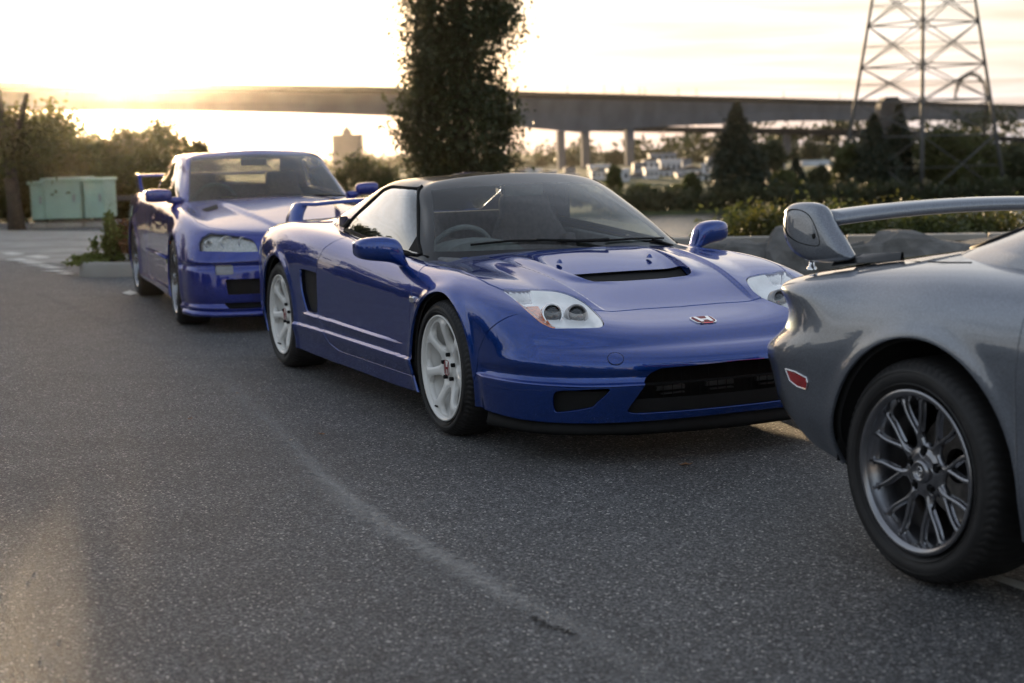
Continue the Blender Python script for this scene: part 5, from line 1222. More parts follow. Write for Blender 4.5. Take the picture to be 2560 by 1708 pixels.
M_STONE = mat('boulder_stone', (.125, .122, .117), .9, noise=(5, .35, 7), bump=(14, .9, .02))
M_GREENBOX = mat('mint_cabinet_paint', (.30, .46, .38), .5, noise=(3, .08), coat=.2)
M_HOUSEW = mat('white_siding', (.55, .56, .60), .8, noise=(.5, .12))
M_HOUSEG = mat('grey_siding', (.27, .28, .32), .8, noise=(.5, .15))
M_ROOF = mat('dark_roofing', (.05, .045, .045), .85, noise=(.7, .3))
M_BRICK = mat('tower_block_wall', (.17, .15, .15), .85, noise=(.3, .15))
M_WIN = mat('far_window_glass', (.03, .035, .04), .1, coat=1.0, noise=(.6, .4))
M_TIMBER = mat('weathered_timber', (.09, .075, .06), .9, noise=(3, .35), bump=(15, .5, .01))
def leaf_mat(name, c1, c2, trans=.35):
    m = bpy.data.materials.new(name); m.use_nodes = True; nt = m.node_tree; b = nt.nodes['Principled BSDF']; L = nt.links.new
    tc = nt.nodes.new('ShaderNodeTexCoord'); n = nt.nodes.new('ShaderNodeTexNoise'); n.inputs['Scale'].default_value = 2.5; n.inputs['Detail'].default_value = 6; L(tc.outputs['Object'], n.inputs['Vector'])
    r = nt.nodes.new('ShaderNodeValToRGB'); r.color_ramp.elements[0].position = .35; r.color_ramp.elements[1].position = .65
    r.color_ramp.elements[0].color = (*c1, 1); r.color_ramp.elements[1].color = (*c2, 1); L(n.outputs['Fac'], r.inputs[0]); L(r.outputs[0], b.inputs['Base Color'])
    b.inputs['Roughness'].default_value = .55; b.inputs['Specular IOR Level'].default_value = .3
    tl = nt.nodes.new('ShaderNodeBsdfTranslucent'); L(r.outputs[0], tl.inputs[0]); mx = nt.nodes.new('ShaderNodeMixShader'); mx.inputs[0].default_value = trans
    L(b.outputs[0], mx.inputs[1]); L(tl.outputs[0], mx.inputs[2]); L(mx.outputs[0], nt.nodes['Material Output'].inputs[0]); return m
L_DARK = leaf_mat('dark_leaves', (.028, .038, .016), (.050, .062, .022), .25)
L_HEDGE = leaf_mat('backlit_leaves', (.045, .050, .012), (.085, .080, .020), .45)
L_CONI = leaf_mat('conifer_needles', (.014, .024, .014), (.026, .040, .020), .1)
L_OLIVE = leaf_mat('olive_leaves', (.050, .066, .020), (.095, .105, .028), .35)
L_LIME = leaf_mat('yellow_green_leaves', (.10, .13, .025), (.17, .18, .04), .4)
L_AUT = leaf_mat('autumn_leaves', (.11, .045, .018), (.16, .085, .03), .35)

def leaves(name, P, size, material, parent=None, flat=.3, smooth_dir=None, **kw):
    """P (n,3) centres -> one mesh of small folded leaves (two triangles each pair)"""
    n = len(P); u = rng.normal(size=(n, 3)); u /= np.linalg.norm(u, axis=1, keepdims=True)
    w = rng.normal(size=(n, 3)); w[:, 2] *= .6; w -= (w * u).sum(1, keepdims=True) * u; w /= np.linalg.norm(w, axis=1, keepdims=True)
    s = size * rng.uniform(.6, 1.35, (n, 1)); nn = np.cross(u, w)
    A = P - u * s; B = P + w * s * .55 + nn * s * .15; C = P + u * s; D = P - w * s * .55 + nn * s * .15
    V = np.stack([A, B, C, D], 1).reshape(-1, 3).astype(np.float32)
    me = bpy.data.meshes.new(name); me.vertices.add(4 * n); me.vertices.foreach_set('co', V.ravel())
    me.loops.add(4 * n); me.loops.foreach_set('vertex_index', np.arange(4 * n, dtype=np.int32)); me.polygons.add(n)
    me.polygons.foreach_set('loop_start', np.arange(0, 4 * n, 4, dtype=np.int32)); me.polygons.foreach_set('loop_total', np.full(n, 4, np.int32))
    me.update(calc_edges=True); return link(name, me, parent, material, **kw)
def clumps(n, centres, spread):
    c = centres[rng.integers(0, len(centres), n)]; return c + rng.normal(size=(n, 3)) * spread
def trunk(name, parent, h, r, lean=0, limbs=6, spread=.6, mat_=None):
    mb = MB(); pts = [(lean * t * h + .05 * math.sin(5 * t), .04 * math.cos(4 * t), h * t) for t in np.linspace(0, 1, 7)]
    mb.tube(pts, [r * (1.25 - t) if i else r * 1.5 for i, t in enumerate(np.linspace(0, 1, 7))], 9)
    for k in range(limbs):
        t = .25 + .65 * k / max(limbs, 1); a = 2.4 * k; p = Vector((lean * t * h, 0, h * t)); e = p + Vector((math.cos(a) * spread, math.sin(a) * spread, spread * .9))
        mb.tube([p, (p + e) / 2 + Vector((0, 0, -.04)), e], [r * .45, r * .3, r * .12], 6)
    return mb.build(name, mat_ or M_BARK, parent)

ORD = ['first', 'second', 'third', 'fourth', 'fifth', 'sixth', 'seventh', 'eighth', 'ninth', 'tenth', 'eleventh', 'twelfth', 'thirteenth', 'fourteenth', 'fifteenth', 'sixteenth', 'seventeenth', 'eighteenth']
# lot: one asphalt sheet, cut back where the boulder edge runs on the right
mb = MB(); P = [(-90, -60), (70, -60), (70, 12.0), (9, 13.9), (2.2, 15.6), (-2.5, 20.5), (-4.0, 31.5), (-60, 33.5), (-90, 34)]
mb.add([(x, y, 0) for x, y in P], [tuple(range(len(P)))]); mb.build('asphalt', M_ASPH, kind='structure')
# terrain: falls from the lot to the river, the far shore, low hills at the horizon
def terr(x, y):
    d = y - np.interp(x, [-60, -5, -2, 2, 10, 60], [36, 33, 22, 16.2, 14.2, 13]); z = -.06 - 9.2 * (1 - np.exp(-np.maximum(d, 0) / 45.0))
    z = np.where(y > 196, -8.8 + 1.6 * smooth01((y - 196.5) / 2.0) + 1.0 * smooth01((y - 230) / 200), z)
    hill = 2.0 * smooth01((y - 900) / 500) * (0.60 + .25 * np.sin(x * .006 + 1.0) + .15 * np.sin(x * .017)) ; return z + hill
xs = np.concatenate([np.linspace(-1500, -120, 24), np.linspace(-110, 160, 110), np.linspace(175, 1800, 30)]); ys = np.concatenate([np.linspace(-400, -70, 6), np.linspace(-60, 60, 60), np.linspace(64, 190, 40), np.linspace(192, 205, 14), np.linspace(212, 1700, 50)])
XX, YY = np.meshgrid(xs, ys); ZZ = terr(XX, YY); ZZ = np.where(YY < 12, np.minimum(ZZ, -.06), ZZ)
V = np.stack([XX, YY, ZZ], -1).reshape(-1, 3); idx = np.arange(len(V)).reshape(XX.shape)
mb = MB(); mb.add(V.tolist(), np.stack([idx[:-1, :-1], idx[:-1, 1:], idx[1:, 1:], idx[1:, :-1]], -1).reshape(-1, 4).tolist(), True); mb.build('terrain', M_GRASS, kind='structure', fix=False)
M_WATER = mat('river_water', (.03, .032, .03), .16, noise=(.05, .2), bump=(.8, 1.0, .5))
mb = MB(); mb.add([(-400, 60, -7.6), (600, 60, -7.6), (600, 197.2, -7.6), (-400, 197.2, -7.6)], [(0, 1, 2, 3)]); mb.build('river_water', M_WATER, kind='structure')
# pale paved strip on the left with cut joints
mb = MB(); q = [on_ground(-250, 640), on_ground(60, 655), on_ground(330, 668), on_ground(640, 660), on_ground(640, 588), on_ground(300, 580), on_ground(-250, 572)]
mb.add([(p.x, p.y, .004) for p in q], [tuple(range(len(q)))]); mb.build('concrete_strip', M_PAVE, kind='structure')
for i, (ya, yb) in enumerate(((628, 612), (640, 630), (652, 641), (604, 598))):
    mb = MB(); a, b = on_ground(-200, ya), on_ground(430, yb); d = (b - a).normalized(); n = Vector((-d.y, d.x, 0)) * .05
    mb.add([(p.x, p.y, .006) for p in (a - n, b - n, b + n, a + n)], [(0, 1, 2, 3)]); mb.build('pavement_joint', M_ASPH, kind='structure')
# worn white hatch marks
hm = [(0, 632, 62, 639), (8, 648, 95, 654), (40, 655, 120, 661), (55, 663, 150, 667), (90, 668, 165, 673), (100, 677, 182, 681), (140, 683, 188, 688), (305, 728, 345, 741), (60, 640, 130, 648)]
for x0, y0, x1, y1 in hm:
    mb = MB(); c = [on_ground(x0, (y0 + y1) / 2), on_ground((x0 + x1) / 2, y1), on_ground(x1, (y0 + y1) / 2 + 1), on_ground((x0 + x1) / 2, y0)]
    mb.add([(p.x, p.y, .009) for p in c], [(0, 1, 2, 3)]); mb.build('paint_mark', M_WHITEP, kind='structure')
mb = MB(); c = [on_ground(2470, 1448), on_ground(2700, 1532), on_ground(2700, 1500), on_ground(2495, 1442)]
mb.add([(p.x, p.y, .005) for p in c], [(0, 1, 2, 3)]); mb.build('paint_mark', M_WHITEP, kind='structure')
# long dusty seam across the asphalt plus a dark hairline crack beside it
def sand_mat():
    m = bpy.data.materials.new('seam_dust'); m.use_nodes = True; nt = m.node_tree; b = nt.nodes['Principled BSDF']; L = nt.links.new
    b.inputs['Base Color'].default_value = (.38, .365, .345, 1); b.inputs['Roughness'].default_value = .9
    tc = nt.nodes.new('ShaderNodeTexCoord'); n = nt.nodes.new('ShaderNodeTexNoise'); n.inputs['Scale'].default_value = 38; n.inputs['Detail'].default_value = 8; n.inputs['Roughness'].default_value = .8; L(tc.outputs['Object'], n.inputs['Vector'])
    uv = nt.nodes.new('ShaderNodeAttribute'); uv.attribute_name = 'edge'
    mr = nt.nodes.new('ShaderNodeMapRange'); mr.inputs['From Min'].default_value = .38; mr.inputs['From Max'].default_value = .62; L(n.outputs['Fac'], mr.inputs['Value'])
    mu = nt.nodes.new('ShaderNodeMath'); mu.operation = 'MULTIPLY'; L(mr.outputs[0], mu.inputs[0]); L(uv.outputs['Fac'], mu.inputs[1]); L(mu.outputs[0], b.inputs['Alpha']); return m
M_DUST = sand_mat()
def ribbon(name, pix, w, z, material, jitter=.02, alpha=True):
    pts = spline2([(p.x, p.y) for p in (on_ground(*q) for q in pix)], 14, False); V = []; F = []; E = []
    for i, p in enumerate(pts):
        d = pts[min(i + 1, len(pts) - 1)] - pts[max(i - 1, 0)]; d /= np.linalg.norm(d); n = np.array([-d[1], d[0]]); ww = (w(i / len(pts)) if callable(w) else w) * rng.uniform(.7, 1.3); q = p + n * rng.normal() * jitter
        s_ = .22 + .70 * math.exp(-((i / len(pts) - .62) / .20) ** 2) if material is M_DUST else 1.0
        for k, e in ((-1.3, 0), (-.12, s_), (.12, s_), (1.3, 0)): V.append((*(q + n * ww * k), z)); E.append(e)
    for i in range(len(pts) - 1):
        for j in range(3): F.append((i * 4 + j, i * 4 + j + 1, (i + 1) * 4 + j + 1, (i + 1) * 4 + j))
    b = MB(); b.add(V, F); o = b.build(name, material, kind='structure', fix=False); at_ = o.data.attributes.new('edge', 'FLOAT', 'POINT'); at_.data.foreach_set('value', [float(e) for e in E]); return o
ribbon('asphalt_seam', [(95, 735), (250, 800), (420, 880), (560, 958), (700, 1080), (800, 1185), (880, 1265), (1010, 1345), (1150, 1420), (1290, 1500), (1430, 1570), (1560, 1650), (1700, 1740)], lambda t: .065 - .015 * t, .003, M_DUST, .006)
ribbon('asphalt_seam', [(560, 958), (640, 1020), (760, 1140), (830, 1210), (1000, 1330), (1240, 1468)], lambda t: .030, .0042, M_DUST, .004)
ribbon('asphalt_crack', [(1330, 1545), (1400, 1575), (1440, 1590)], .005, .0045, M_LINER, .010)
# loose chippings
mb = MB()
for _ in range(1500):
    d = rng.uniform(2.6, 14); x = rng.uniform(-.36, .36) * d; s = rng.uniform(.002, .0055)
    mb.add([(x + s, d, .001), (x - s * .7, d + s, .001), (x - s, d - s * .6, .001), (x, d, s * .8)], [(0, 1, 3), (1, 2, 3), (2, 0, 3)])
mb.build('loose_grit', mat('grit_stone', (.22, .21, .19), .8, noise=(50, .4)), label='fine loose stone chippings scattered over the asphalt', cat='gravel', kind='stuff')
M_LEAFB = mat('dry_leaf', (.20, .10, .045), .8, noise=(60, .4))
for i, (px, py, s, lb) in enumerate(((1713, 1165, .030, 'dry curled brown leaf on the asphalt before the blue coupe bumper'), (475, 1050, .022, 'small dry leaf lying left of the pale seam'), (806, 1088, .022, 'small dry leaf right of the pale seam, below the front white wheel'), (594, 985, .015, 'tiny dark leaf fragment on the asphalt beside the rear white wheel shadow'), (990, 995, .012, 'tiny leaf crumb next to the front white wheel'))):
    p = on_ground(px, py); b = MB(); V = [(-1, 0, .25), (-.5, .42, .12), (.1, .5, .3), (.6, .3, .1), (1.1, 0, .35), (.6, -.35, .15), (0, -.5, .28), (-.55, -.4, .1), (0, 0, .05)]
    b.add([(v[0] * s, v[1] * s * .8, v[2] * s + .001) for v in V], [(k, (k + 1) % 8, 8) for k in range(8)]); o = b.build('fallen_leaf', M_LEAFB, label=lb, cat='leaf', group='leaves on the asphalt'); o.location = (p.x, p.y, .002); o.rotation_euler = (0, 0, i * 1.3)

# ================================================================== kerb island with plants
c = on_ground(190, 690); isl = empty('planting_island', (c.x + 1.15, c.y + .25, 0), 0, 'low rounded concrete kerb island beside the rear coupe, filled with soil', 'kerb')
mb = MB(); n = 40; V = []; F = []; ax, ay = 1.15, .62
for k in range(n):
    a = 2 * math.pi * k / n; ex = lambda t: math.copysign(abs(t) ** .7, t)
    for r, z in ((1.0, 0), (.985, .13), (.96, .155), (.86, .155), (.84, .12)): V.append((ax * r * ex(math.cos(a)), ay * r * ex(math.sin(a)), z))
F = [(k * 5 + j, k * 5 + j + 1, ((k + 1) % n) * 5 + j + 1, ((k + 1) % n) * 5 + j) for k in range(n) for j in range(4)]
mb.add(V, F, True); mb.build('kerb_ring', M_CONC, isl)
mb = MB(); mb.add([(ax * .85 * math.copysign(abs(math.cos(a)) ** .7, math.cos(a)), ay * .85 * math.copysign(abs(math.sin(a)) ** .7, math.sin(a)), .125) for a in np.linspace(0, 2 * math.pi, 41)[:-1]], [tuple(range(40))]); mb.build('soil', M_EARTH, isl)
def shrub(name, loc, w, h, n, lm, size, label, cat='shrub', group=None, stems=7, nc=26):
    o = empty(name, loc, rng.uniform(0, 6), label, cat, group); C = np.stack([rng.normal(size=nc) * w * .32, rng.normal(size=nc) * w * .32, rng.uniform(.15, .95, nc) ** .8 * h], 1); C[:, :2] *= (1.15 - C[:, 2:] / h * .75)
    leaves('foliage', clumps(n, C, np.array([w * .09, w * .09, h * .10])), size, lm, o)
    mb = MB()
    for k in range(stems): e = C[k % nc]; mb.tube([(0, 0, 0), tuple(e * np.array([.4, .4, .6])), tuple(e)], [.012 * h, .008 * h, .003 * h], 5)
    mb.build('stems', M_BARK, o); return o
p = isl.location
q = at(282, 660, p.y); shrub('shrub', (q.x, p.y, .12), .28, .50, 2600, L_LIME, .028, 'upright yellow green shrub growing in the kerb island')
q = at(232, 660, p.y); shrub('shrub', (q.x, p.y, .12), .55, .08, 1600, L_LIME, .026, 'low spreading ground plant at the left end of the kerb island', stems=4)
q = at(318, 660, p.y); shrub('shrub', (q.x, p.y + .10, .12), .35, .40, 1800, L_AUT, .028, 'reddish autumn shrub in the kerb island next to the rear coupe wheel')

# ================================================================== utility cabinets
def cabinet(px0, px1, py0, py1, label, doors=1, depth=.8, dist=29.0):
    a = at(px0, py1, dist); b = at(px1, py1, dist); t = at(px0, py0, dist); w = b.x - a.x; h = t.z
    o = empty('utility_cabinet', ((a.x + b.x) / 2, dist + depth / 2, 0), 0, label, 'utility box', 'mint green utility cabinets')
    m = MB(); m.box((0, 0, h / 2 + .09), (w, depth, h - .14)); m.build('cabinet_body', M_GREENBOX, o, bevel=.015)
    m = MB(); m.box((0, -.02, h), (w + .06, depth + .10, .06)); m.build('cabinet_lid', M_GREENBOX, o, bevel=.015)
    m = MB(); m.box((0, 0, .045), (w + .08, depth + .08, .09)); m.build('plinth', M_CONC, o)
    for k in range(doors):
        x = -w / 2 + w * (k + .5) / doors; m = MB(); m.box((x, -depth / 2 - .012, h / 2 + .05), (w / doors - .05, .024, h - .24)); d = m.build('cabinet_door', M_GREENBOX, o, bevel=.006)
        m = MB(); m.box((x + w / doors * .32, -depth / 2 - .035, h / 2 + .1), (.03, .03, .14)); m.build('handle', M_GREY, d)
    return o
cabinet(80, 112, 458, 560, 'narrow mint green utility cabinet at the left end, beside the tree trunk', 1, .7, 28.7)
cabinet(113, 207, 450, 562, 'largest mint green utility cabinet, in the middle of three', 1, .9, 28.8)
cabinet(213, 264, 450, 560, 'mint green utility cabinet at the right end of the three', 1, .9, 28.8)
rb = empty('guard_rail', tuple(at(310, 560, 30.0) * Vector((1, 1, 0)).to_tuple().__class__((1, 1, 0))) if False else (at(310, 560, 30).x, 30.0, 0), 0, 'short pale steel guard rail right of the mint green cabinets', 'guard rail')
m = MB(); m.box((0, 0, at(300, 496, 30).z), (1.3, .05, .10)); m.build('rail', M_STEEL, rb, bevel=.01)
for x in (-.5, .5): m = MB(); m.box((x, .06, .28), (.07, .07, .56)); m.build('post', M_STEEL, rb)

# ================================================================== trees
def tree(name, loc, h, w, n, lm, size, label, trunk_r=.12, z0=.12, shape='round', nc=60, group=None, spread=None, cat='tree', ex=1.0):
    o = empty(name, loc, rng.uniform(0, 6), label, cat, group)
    t = rng.uniform(0, 1, nc); a = rng.uniform(0, 2 * math.pi, nc)
    if shape == 'cone': prof = (1 - t) ** 1.15 * .97 + .02
    elif shape == 'column': prof = np.minimum(1, 1.0 - .12 * t) * (1 - .85 * np.clip((t - .85) / .15, 0, 1)) * (.75 + .25 * np.clip(t / .12, 0, 1))
    else: prof = np.sqrt(np.clip(1 - (2 * t - 1) ** 2, .02, 1))
    rr = np.sqrt(rng.uniform(.12, 1, nc)) * prof * w / 2 * (.82 + .25 * rng.uniform(0, 1, nc))
    C = np.stack([rr * np.cos(a), rr * np.sin(a), h * (z0 + (1 - z0) * t)], 1)
    sp = spread if spread is not None else w * .10
    kk = rng.integers(0, nc, n); sc_ = (1.25 * (1 - t[kk]) + .18)[:, None] if shape == 'cone' else 1.0
    leaves('crown', C[kk] + rng.normal(size=(n, 3)) * np.array([sp, sp, sp * ex]) * sc_, size, lm, o)
    trunk('trunk', o, h * .9, trunk_r, limbs=8, spread=w * .28); return o
# columnar tree: dense hornbeam-like column
D = 27.0; c = at(1152, 440, D); tw = (1322 - 985) / FPX * D
tree('columnar_tree', (c.x, D, 0), 9.2, tw * .93, 90000, L_DARK, .046, 'tall dense columnar tree standing directly behind the blue coupe roof', .16, .05, 'column', 520, spread=.155, ex=1.4)
# backlit trees on the left
L = [(-60, 33.5, 2.0, 3.2, 'dark tree at the far left edge of the photograph behind a leaning trunk'), (60, 34.5, 2.1, 2.6, 'sunlit leafy tree above the mint green cabinets, left one'), (150, 33.5, 2.0, 2.4, 'sunlit leafy tree above the largest mint green cabinet'), (240, 34.5, 1.35, 2.2, 'low backlit tree just below the bright sun'), (330, 33.8, 1.75, 1.8, 'backlit tree right of the sun, above the guard rail'), (400, 35, 1.85, 1.6, 'thin backlit tree touching the rear coupe roof on the left')]
for i, (px, d, h, w, lb) in enumerate(L):
    x = at(px, 500, d).x; tree('backlit_tree', (x, d, 0), h, w, int(5200 * w), L_HEDGE, .055, lb, .07, .10, 'round', int(40 * w), group='backlit trees on the left', spread=.20)
m = MB(); hx0, hx1 = at(-150, 500, 36).x, at(470, 500, 36).x
C = np.stack([rng.uniform(hx0, hx1, 420), rng.uniform(35, 37, 420), rng.uniform(0, 1.2, 420)], 1)
he = empty('hedge', ((hx0 + hx1) / 2, 36, 0), 0, 'dense dark backlit hedge behind the mint green cabinets', 'hedge')
leaves('foliage', clumps(26000, C - np.array([(hx0 + hx1) / 2, 36, 0]), np.array([.25, .3, .16])), .06, L_HEDGE, he)
m = MB()
for k in range(14): x = (hx1 - hx0) * (k / 13 - .5); m.tube([(x, 0, 0), (x + .1, .05, .8), (x - .05, 0, 1.6)], [.04, .03, .012], 6)
m.build('stems', M_BARK, he)
q = at(45, 570, 28.3); tr = empty('tree_trunk', (q.x, 28.3, 0), 0, 'thick leaning dark tree trunk left of the mint green cabinets', 'tree')
m = MB(); m.tube([(-.02, 0, 0), (-.04, 0, .5), (-.10, 0, 1.3), (-.18, 0, 2.0), (-.24, 0, 2.6)], [.17, .13, .12, .10, .08], 12); m.tube([(-.10, 0, 1.3), (.1, .1, 1.9), (.3, .1, 2.5)], [.10, .08, .04], 8); m.build('trunk', M_BARK, tr)
C = np.stack([rng.uniform(-1.1, .9, 40), rng.uniform(-.5, .6, 40), rng.uniform(1.2, 2.1, 40)], 1); leaves('crown', clumps(5200, C, np.array([.2, .2, .2])), .055, L_HEDGE, tr)
# round bushes behind the rear coupe
for px, py0, d, w, lb in ((500, 372, 42, 1.3, 'spindly treetop sticking up behind the rear coupe roof'), (895, 408, 60, 2.6, 'round dark bush in front of the far tower block'), (965, 432, 60, 1.7, 'smaller dark bush left of the columnar tree foot'), (845, 440, 58, 1.2, 'low bush behind the rear coupe left mirror')):
    x = at(px, 440, d).x; top = at(px, py0, d).z; zb = float(terr(np.array(x), np.array(d)))
    tree('round_bush', (x, d, zb), top - zb, w, 9000, L_OLIVE if d > 50 else L_HEDGE, .07, lb, .06, .08, 'round', 60, spread=w * .10, cat='bush')

# ================================================================== far things
SH = -7.3                                              # level of the far shore
def conifer(px, top, base, d, w, label, lm=L_CONI, n=9000, size=.32):
    x = at(px, 440, d).x; zt = at(px, top, d).z; zb = at(px, base, d).z; return tree('conifer', (x, d, zb), zt - zb, w, n, lm, size, label, .22, .06, 'cone', 230, group='conifers on the far shore', spread=w * .07)
conifer(1843, 262, 512, 205, 10.5, 'tall dark conifer on the far shore, left of the lattice pylon', n=15000)
conifer(1990, 400, 505, 215, 5.0, 'small conifer between the tall conifer and the pylon')
conifer(2185, 290, 505, 212, 9.0, 'broad dark conifer inside the left legs of the pylon', n=13000)
conifer(2245, 262, 505, 222, 8.0, 'dark conifer behind the near leg of the pylon', n=12000)
def broad(px, top, base, d, w, label, lm, n=7000, size=.30):
    x = at(px, 440, d).x; zt = at(px, top, d).z; zb = at(px, base, d).z; return tree('broadleaf_tree', (x, d, zb), zt - zb, w, n, lm, size, label, .25, .15, 'round', 90, group='broadleaf trees on the far shore', spread=w * .08)
for a in ((2360, 338, 500, 218, 8.5, 'yellowish green tree between the pylon legs', L_OLIVE), (2120, 372, 505, 214, 5.0, 'green tree at the foot of the pylon left leg', L_OLIVE), (2440, 352, 500, 224, 7.0, 'rounded tree beneath the spiky arch', L_OLIVE), (2530, 372, 480, 260, 7.0, 'dark tree by the right edge above the timber wall', L_DARK), (1535, 420, 505, 210, 1.9, 'slim tree by the thick bridge column', L_OLIVE), (1728, 440, 505, 208, 2.4, 'slim tree beside the tall conifer left flank', L_OLIVE), (2050, 425, 505, 240, 4.0, 'dark tree between the tall conifer and the pylon', L_DARK), (1925, 362, 470, 300, 6.5, 'round hilltop tree right of the tall conifer', L_DARK), (1600, 474, 512, 206, 4.0, 'low tree on the far bank below the white buildings', L_OLIVE), (1690, 478, 512, 206, 4.0, 'low bush tree on the far bank left of the tall conifer', L_OLIVE), (1440, 470, 512, 207, 3.5, 'low tree on the far bank near the bridge columns', L_OLIVE), (1960, 440, 505, 208, 3.6, 'bushy tree right of the tall conifer foot', L_OLIVE)): broad(*a)
C = np.stack([rng.uniform(10, 95, 500), rng.uniform(199, 204, 500), rng.uniform(-8, -4.8, 500)], 1)
leaves('bank_bushes', clumps(26000, C, np.array([.8, .8, .5])), .30, L_DARK, label='continuous dark bushes along the far river bank', cat='bushes', kind='stuff')
# far wooded skyline
N_ = 1300; X_ = rng.uniform(-330, 620, N_); Y_ = rng.uniform(700, 900, N_)
ph = np.interp(X_ / Y_ * FPX + 1280, [-1200, 900, 1280, 1330, 1500, 1600, 1700, 1760, 1900, 2100, 2560, 3200], [8, 8, 10, 10, 12, 13, 20, 24, 30, 30, 34, 36])
C = np.stack([X_, Y_, rng.uniform(-8, 1, N_) * 1.0 + ph * rng.uniform(-.8, .62, N_) - 6], 1)
leaves('far_woods', clumps(60000, C, np.array([4.0, 3.0, 2.2])), 1.7, L_DARK, label='far wooded skyline beyond the town, reading as one dark mass', cat='woods', kind='stuff')
rng2 = np.random.default_rng(3)
for i in range(15):
    px = 1290 + i * 62 + rng2.uniform(-15, 15); d = 640; x = at(px, 400, d).x; zt = at(px, 402 - rng2.uniform(6, 26) - max(0, (px - 1650)) * .035, d).z
    tree('skyline_tree', (x, d, -8), zt + 8, rng2.uniform(5, 9), 1500, L_DARK, .9, ORD[i] + ' tree standing up out of the far skyline, counting rightward from the columnar tree', .5, .2, 'cone' if i % 2 else 'round', 40, group='pointed trees on the far skyline', spread=.7)
# houses of the town
def house(px0, px1, top, base, d, material, label, roof=True, floors=2, wins=4):
    a = at(px0, base, d); b = at(px1, base, d); t = at(px0, top, d); w = b.x - a.x; h = t.z - a.z; dp = max(6.0, w * .6); zb = a.z
    o = empty('town_building', ((a.x + b.x) / 2, d + dp / 2, zb), 0, label, 'building', 'pale town buildings across the river')
    m = MB(); m.box((0, 0, h / 2), (w, dp, h)); m.build('wall', material, o)
    m = MB()
    if roof: m.extrude([(-w / 2 - .3, -dp / 2 - .3, h), (0, -dp / 2 - .3, h + w * .14), (w / 2 + .3, -dp / 2 - .3, h)], (0, dp + .6, 0))
    else: m.box((0, 0, h + .25), (w + .5, dp + .5, .5))
    m.build('roof', M_ROOF if roof else material, o)
    for f in range(floors):
        for k in range(wins):
            x = -w / 2 + w * (k + .5) / wins; z = h * (f + .55) / floors; fm = MB(); ww, wh = w / wins * .5, h / floors * .45
            fm.box((x, -dp / 2 - .03, z), (ww, .10, wh)); fr = fm.build('window', M_HOUSEG, o); g = MB(); g.box((x, -dp / 2 - .09, z), (ww * .86, .04, wh * .86)); g.build('pane', M_WIN, fr)
    return o
H = [(1412, 1440, 420, 462, 400, M_HOUSEG, 'grey house half hidden behind the two slim bridge columns'), (1474, 1532, 418, 458, 390, M_HOUSEW, 'white house between the slim columns and the thick bridge column'), (1585, 1612, 408, 452, 400, M_HOUSEG, 'narrow grey house right of the thick bridge column'), (1608, 1650, 402, 455, 410, M_HOUSEW, 'white gabled house left of the tallest white building'), (1652, 1705, 405, 462, 395, M_HOUSEW, 'largest pale building, in the middle of the town'), (1706, 1730, 398, 430, 440, M_HOUSEG, 'small grey house high on the slope behind the largest pale building'), (1700, 1762, 424, 466, 392, M_HOUSEW, 'long white building left of the tall conifer'), (1885, 1962, 418, 442, 400, M_HOUSEW, 'long low white building right of the tall conifer'), (2400, 2470, 372, 408, 350, M_HOUSEG, 'blue grey building behind the right pylon leg')]
for i, (a, b, t, bs, d, mt, lb) in enumerate(H): house(a, b, t, bs, d, mt, lb, roof=i % 3 != 1, floors=2, wins=3 + i % 3)
H = None
for i, (a, b, t, bs, d, mt, lb) in enumerate(((1290, 1345, 425, 462, 420, M_HOUSEG, 'grey building just right of the columnar tree'), (1345, 1392, 432, 462, 410, M_HOUSEW, 'pale low building left of the first slim bridge column'), (1535, 1562, 424, 456, 405, M_HOUSEW, 'small white house touching the thick bridge column'), (1625, 1690, 388, 420, 470, M_HOUSEG, 'grey building higher up behind the largest pale building'), (1770, 1800, 392, 420, 460, M_HOUSEW, 'white house peeping out left of the tall conifer top'), (1600, 1690, 458, 476, 360, M_HOUSEW, 'long low white shed in front of the largest pale building'), (2090, 2125, 396, 430, 380, M_HOUSEW, 'small white house right of the flat canopy'))): house(a, b, t, bs, d, mt, lb, roof=i % 2 == 0, floors=2 if bs - t > 25 else 1, wins=4)
for i, px in enumerate((1300, 1332, 1368, 1424, 1498, 1548, 1596, 1630, 1668, 1712, 1748, 1782, 1898, 1942, 2096)):
    w_ = 15 + (i * 7) % 12; bs = 447 + (i * 5) % 17 - (10 if px > 1780 else 0); house(px - w_, px + w_, bs - 20 - (i * 3) % 9, bs, 330 + (i * 37) % 60, M_HOUSEW if i % 3 else M_HOUSEG, ORD[i] + ' house of the low riverside row, counting rightward from the columnar tree', roof=i % 2 == 0, floors=1, wins=3)
# canopy on one post with parked vans under it
a = at(2000, 440, 300); cn = empty('filling_station_canopy', (at(2037, 400, 300).x, 300, at(2037, 462, 300).z), 0, 'flat white canopy on a single post left of the pylon', 'canopy')
hh = at(2037, 408, 300).z - cn.location.z; m = MB(); m.box((0, 0, hh), (6.2, 5, 1.0)); m.build('canopy_roof', M_HOUSEW, cn); m = MB(); m.box((.8, 0, hh / 2), (.9, .9, hh - 1)); m.build('post', M_HOUSEW, cn)
def far_car(px, py, d, col, label):
    p = at(px, py, d); o = empty('parked_car', (p.x, d, p.z), 0, label, 'car', 'cars parked across the river')
    m = MB(); m.box((0, 0, .55), (4.2, 1.8, .7)); m.build('body', col, o, bevel=.15); m = MB(); m.box((-.2, 0, 1.1), (2.3, 1.6, .5), taper=.75); m.build('cabin', M_WIN, o, bevel=.06)
    for x in (-1.3, 1.3):
        m = MB(); m.lathe([(0, -.92), (.32, -.92), (.32, -.7), (0, -.7)], 14, c=(x, 0, .32)); m.build('wheel', M_RUBBER, o)
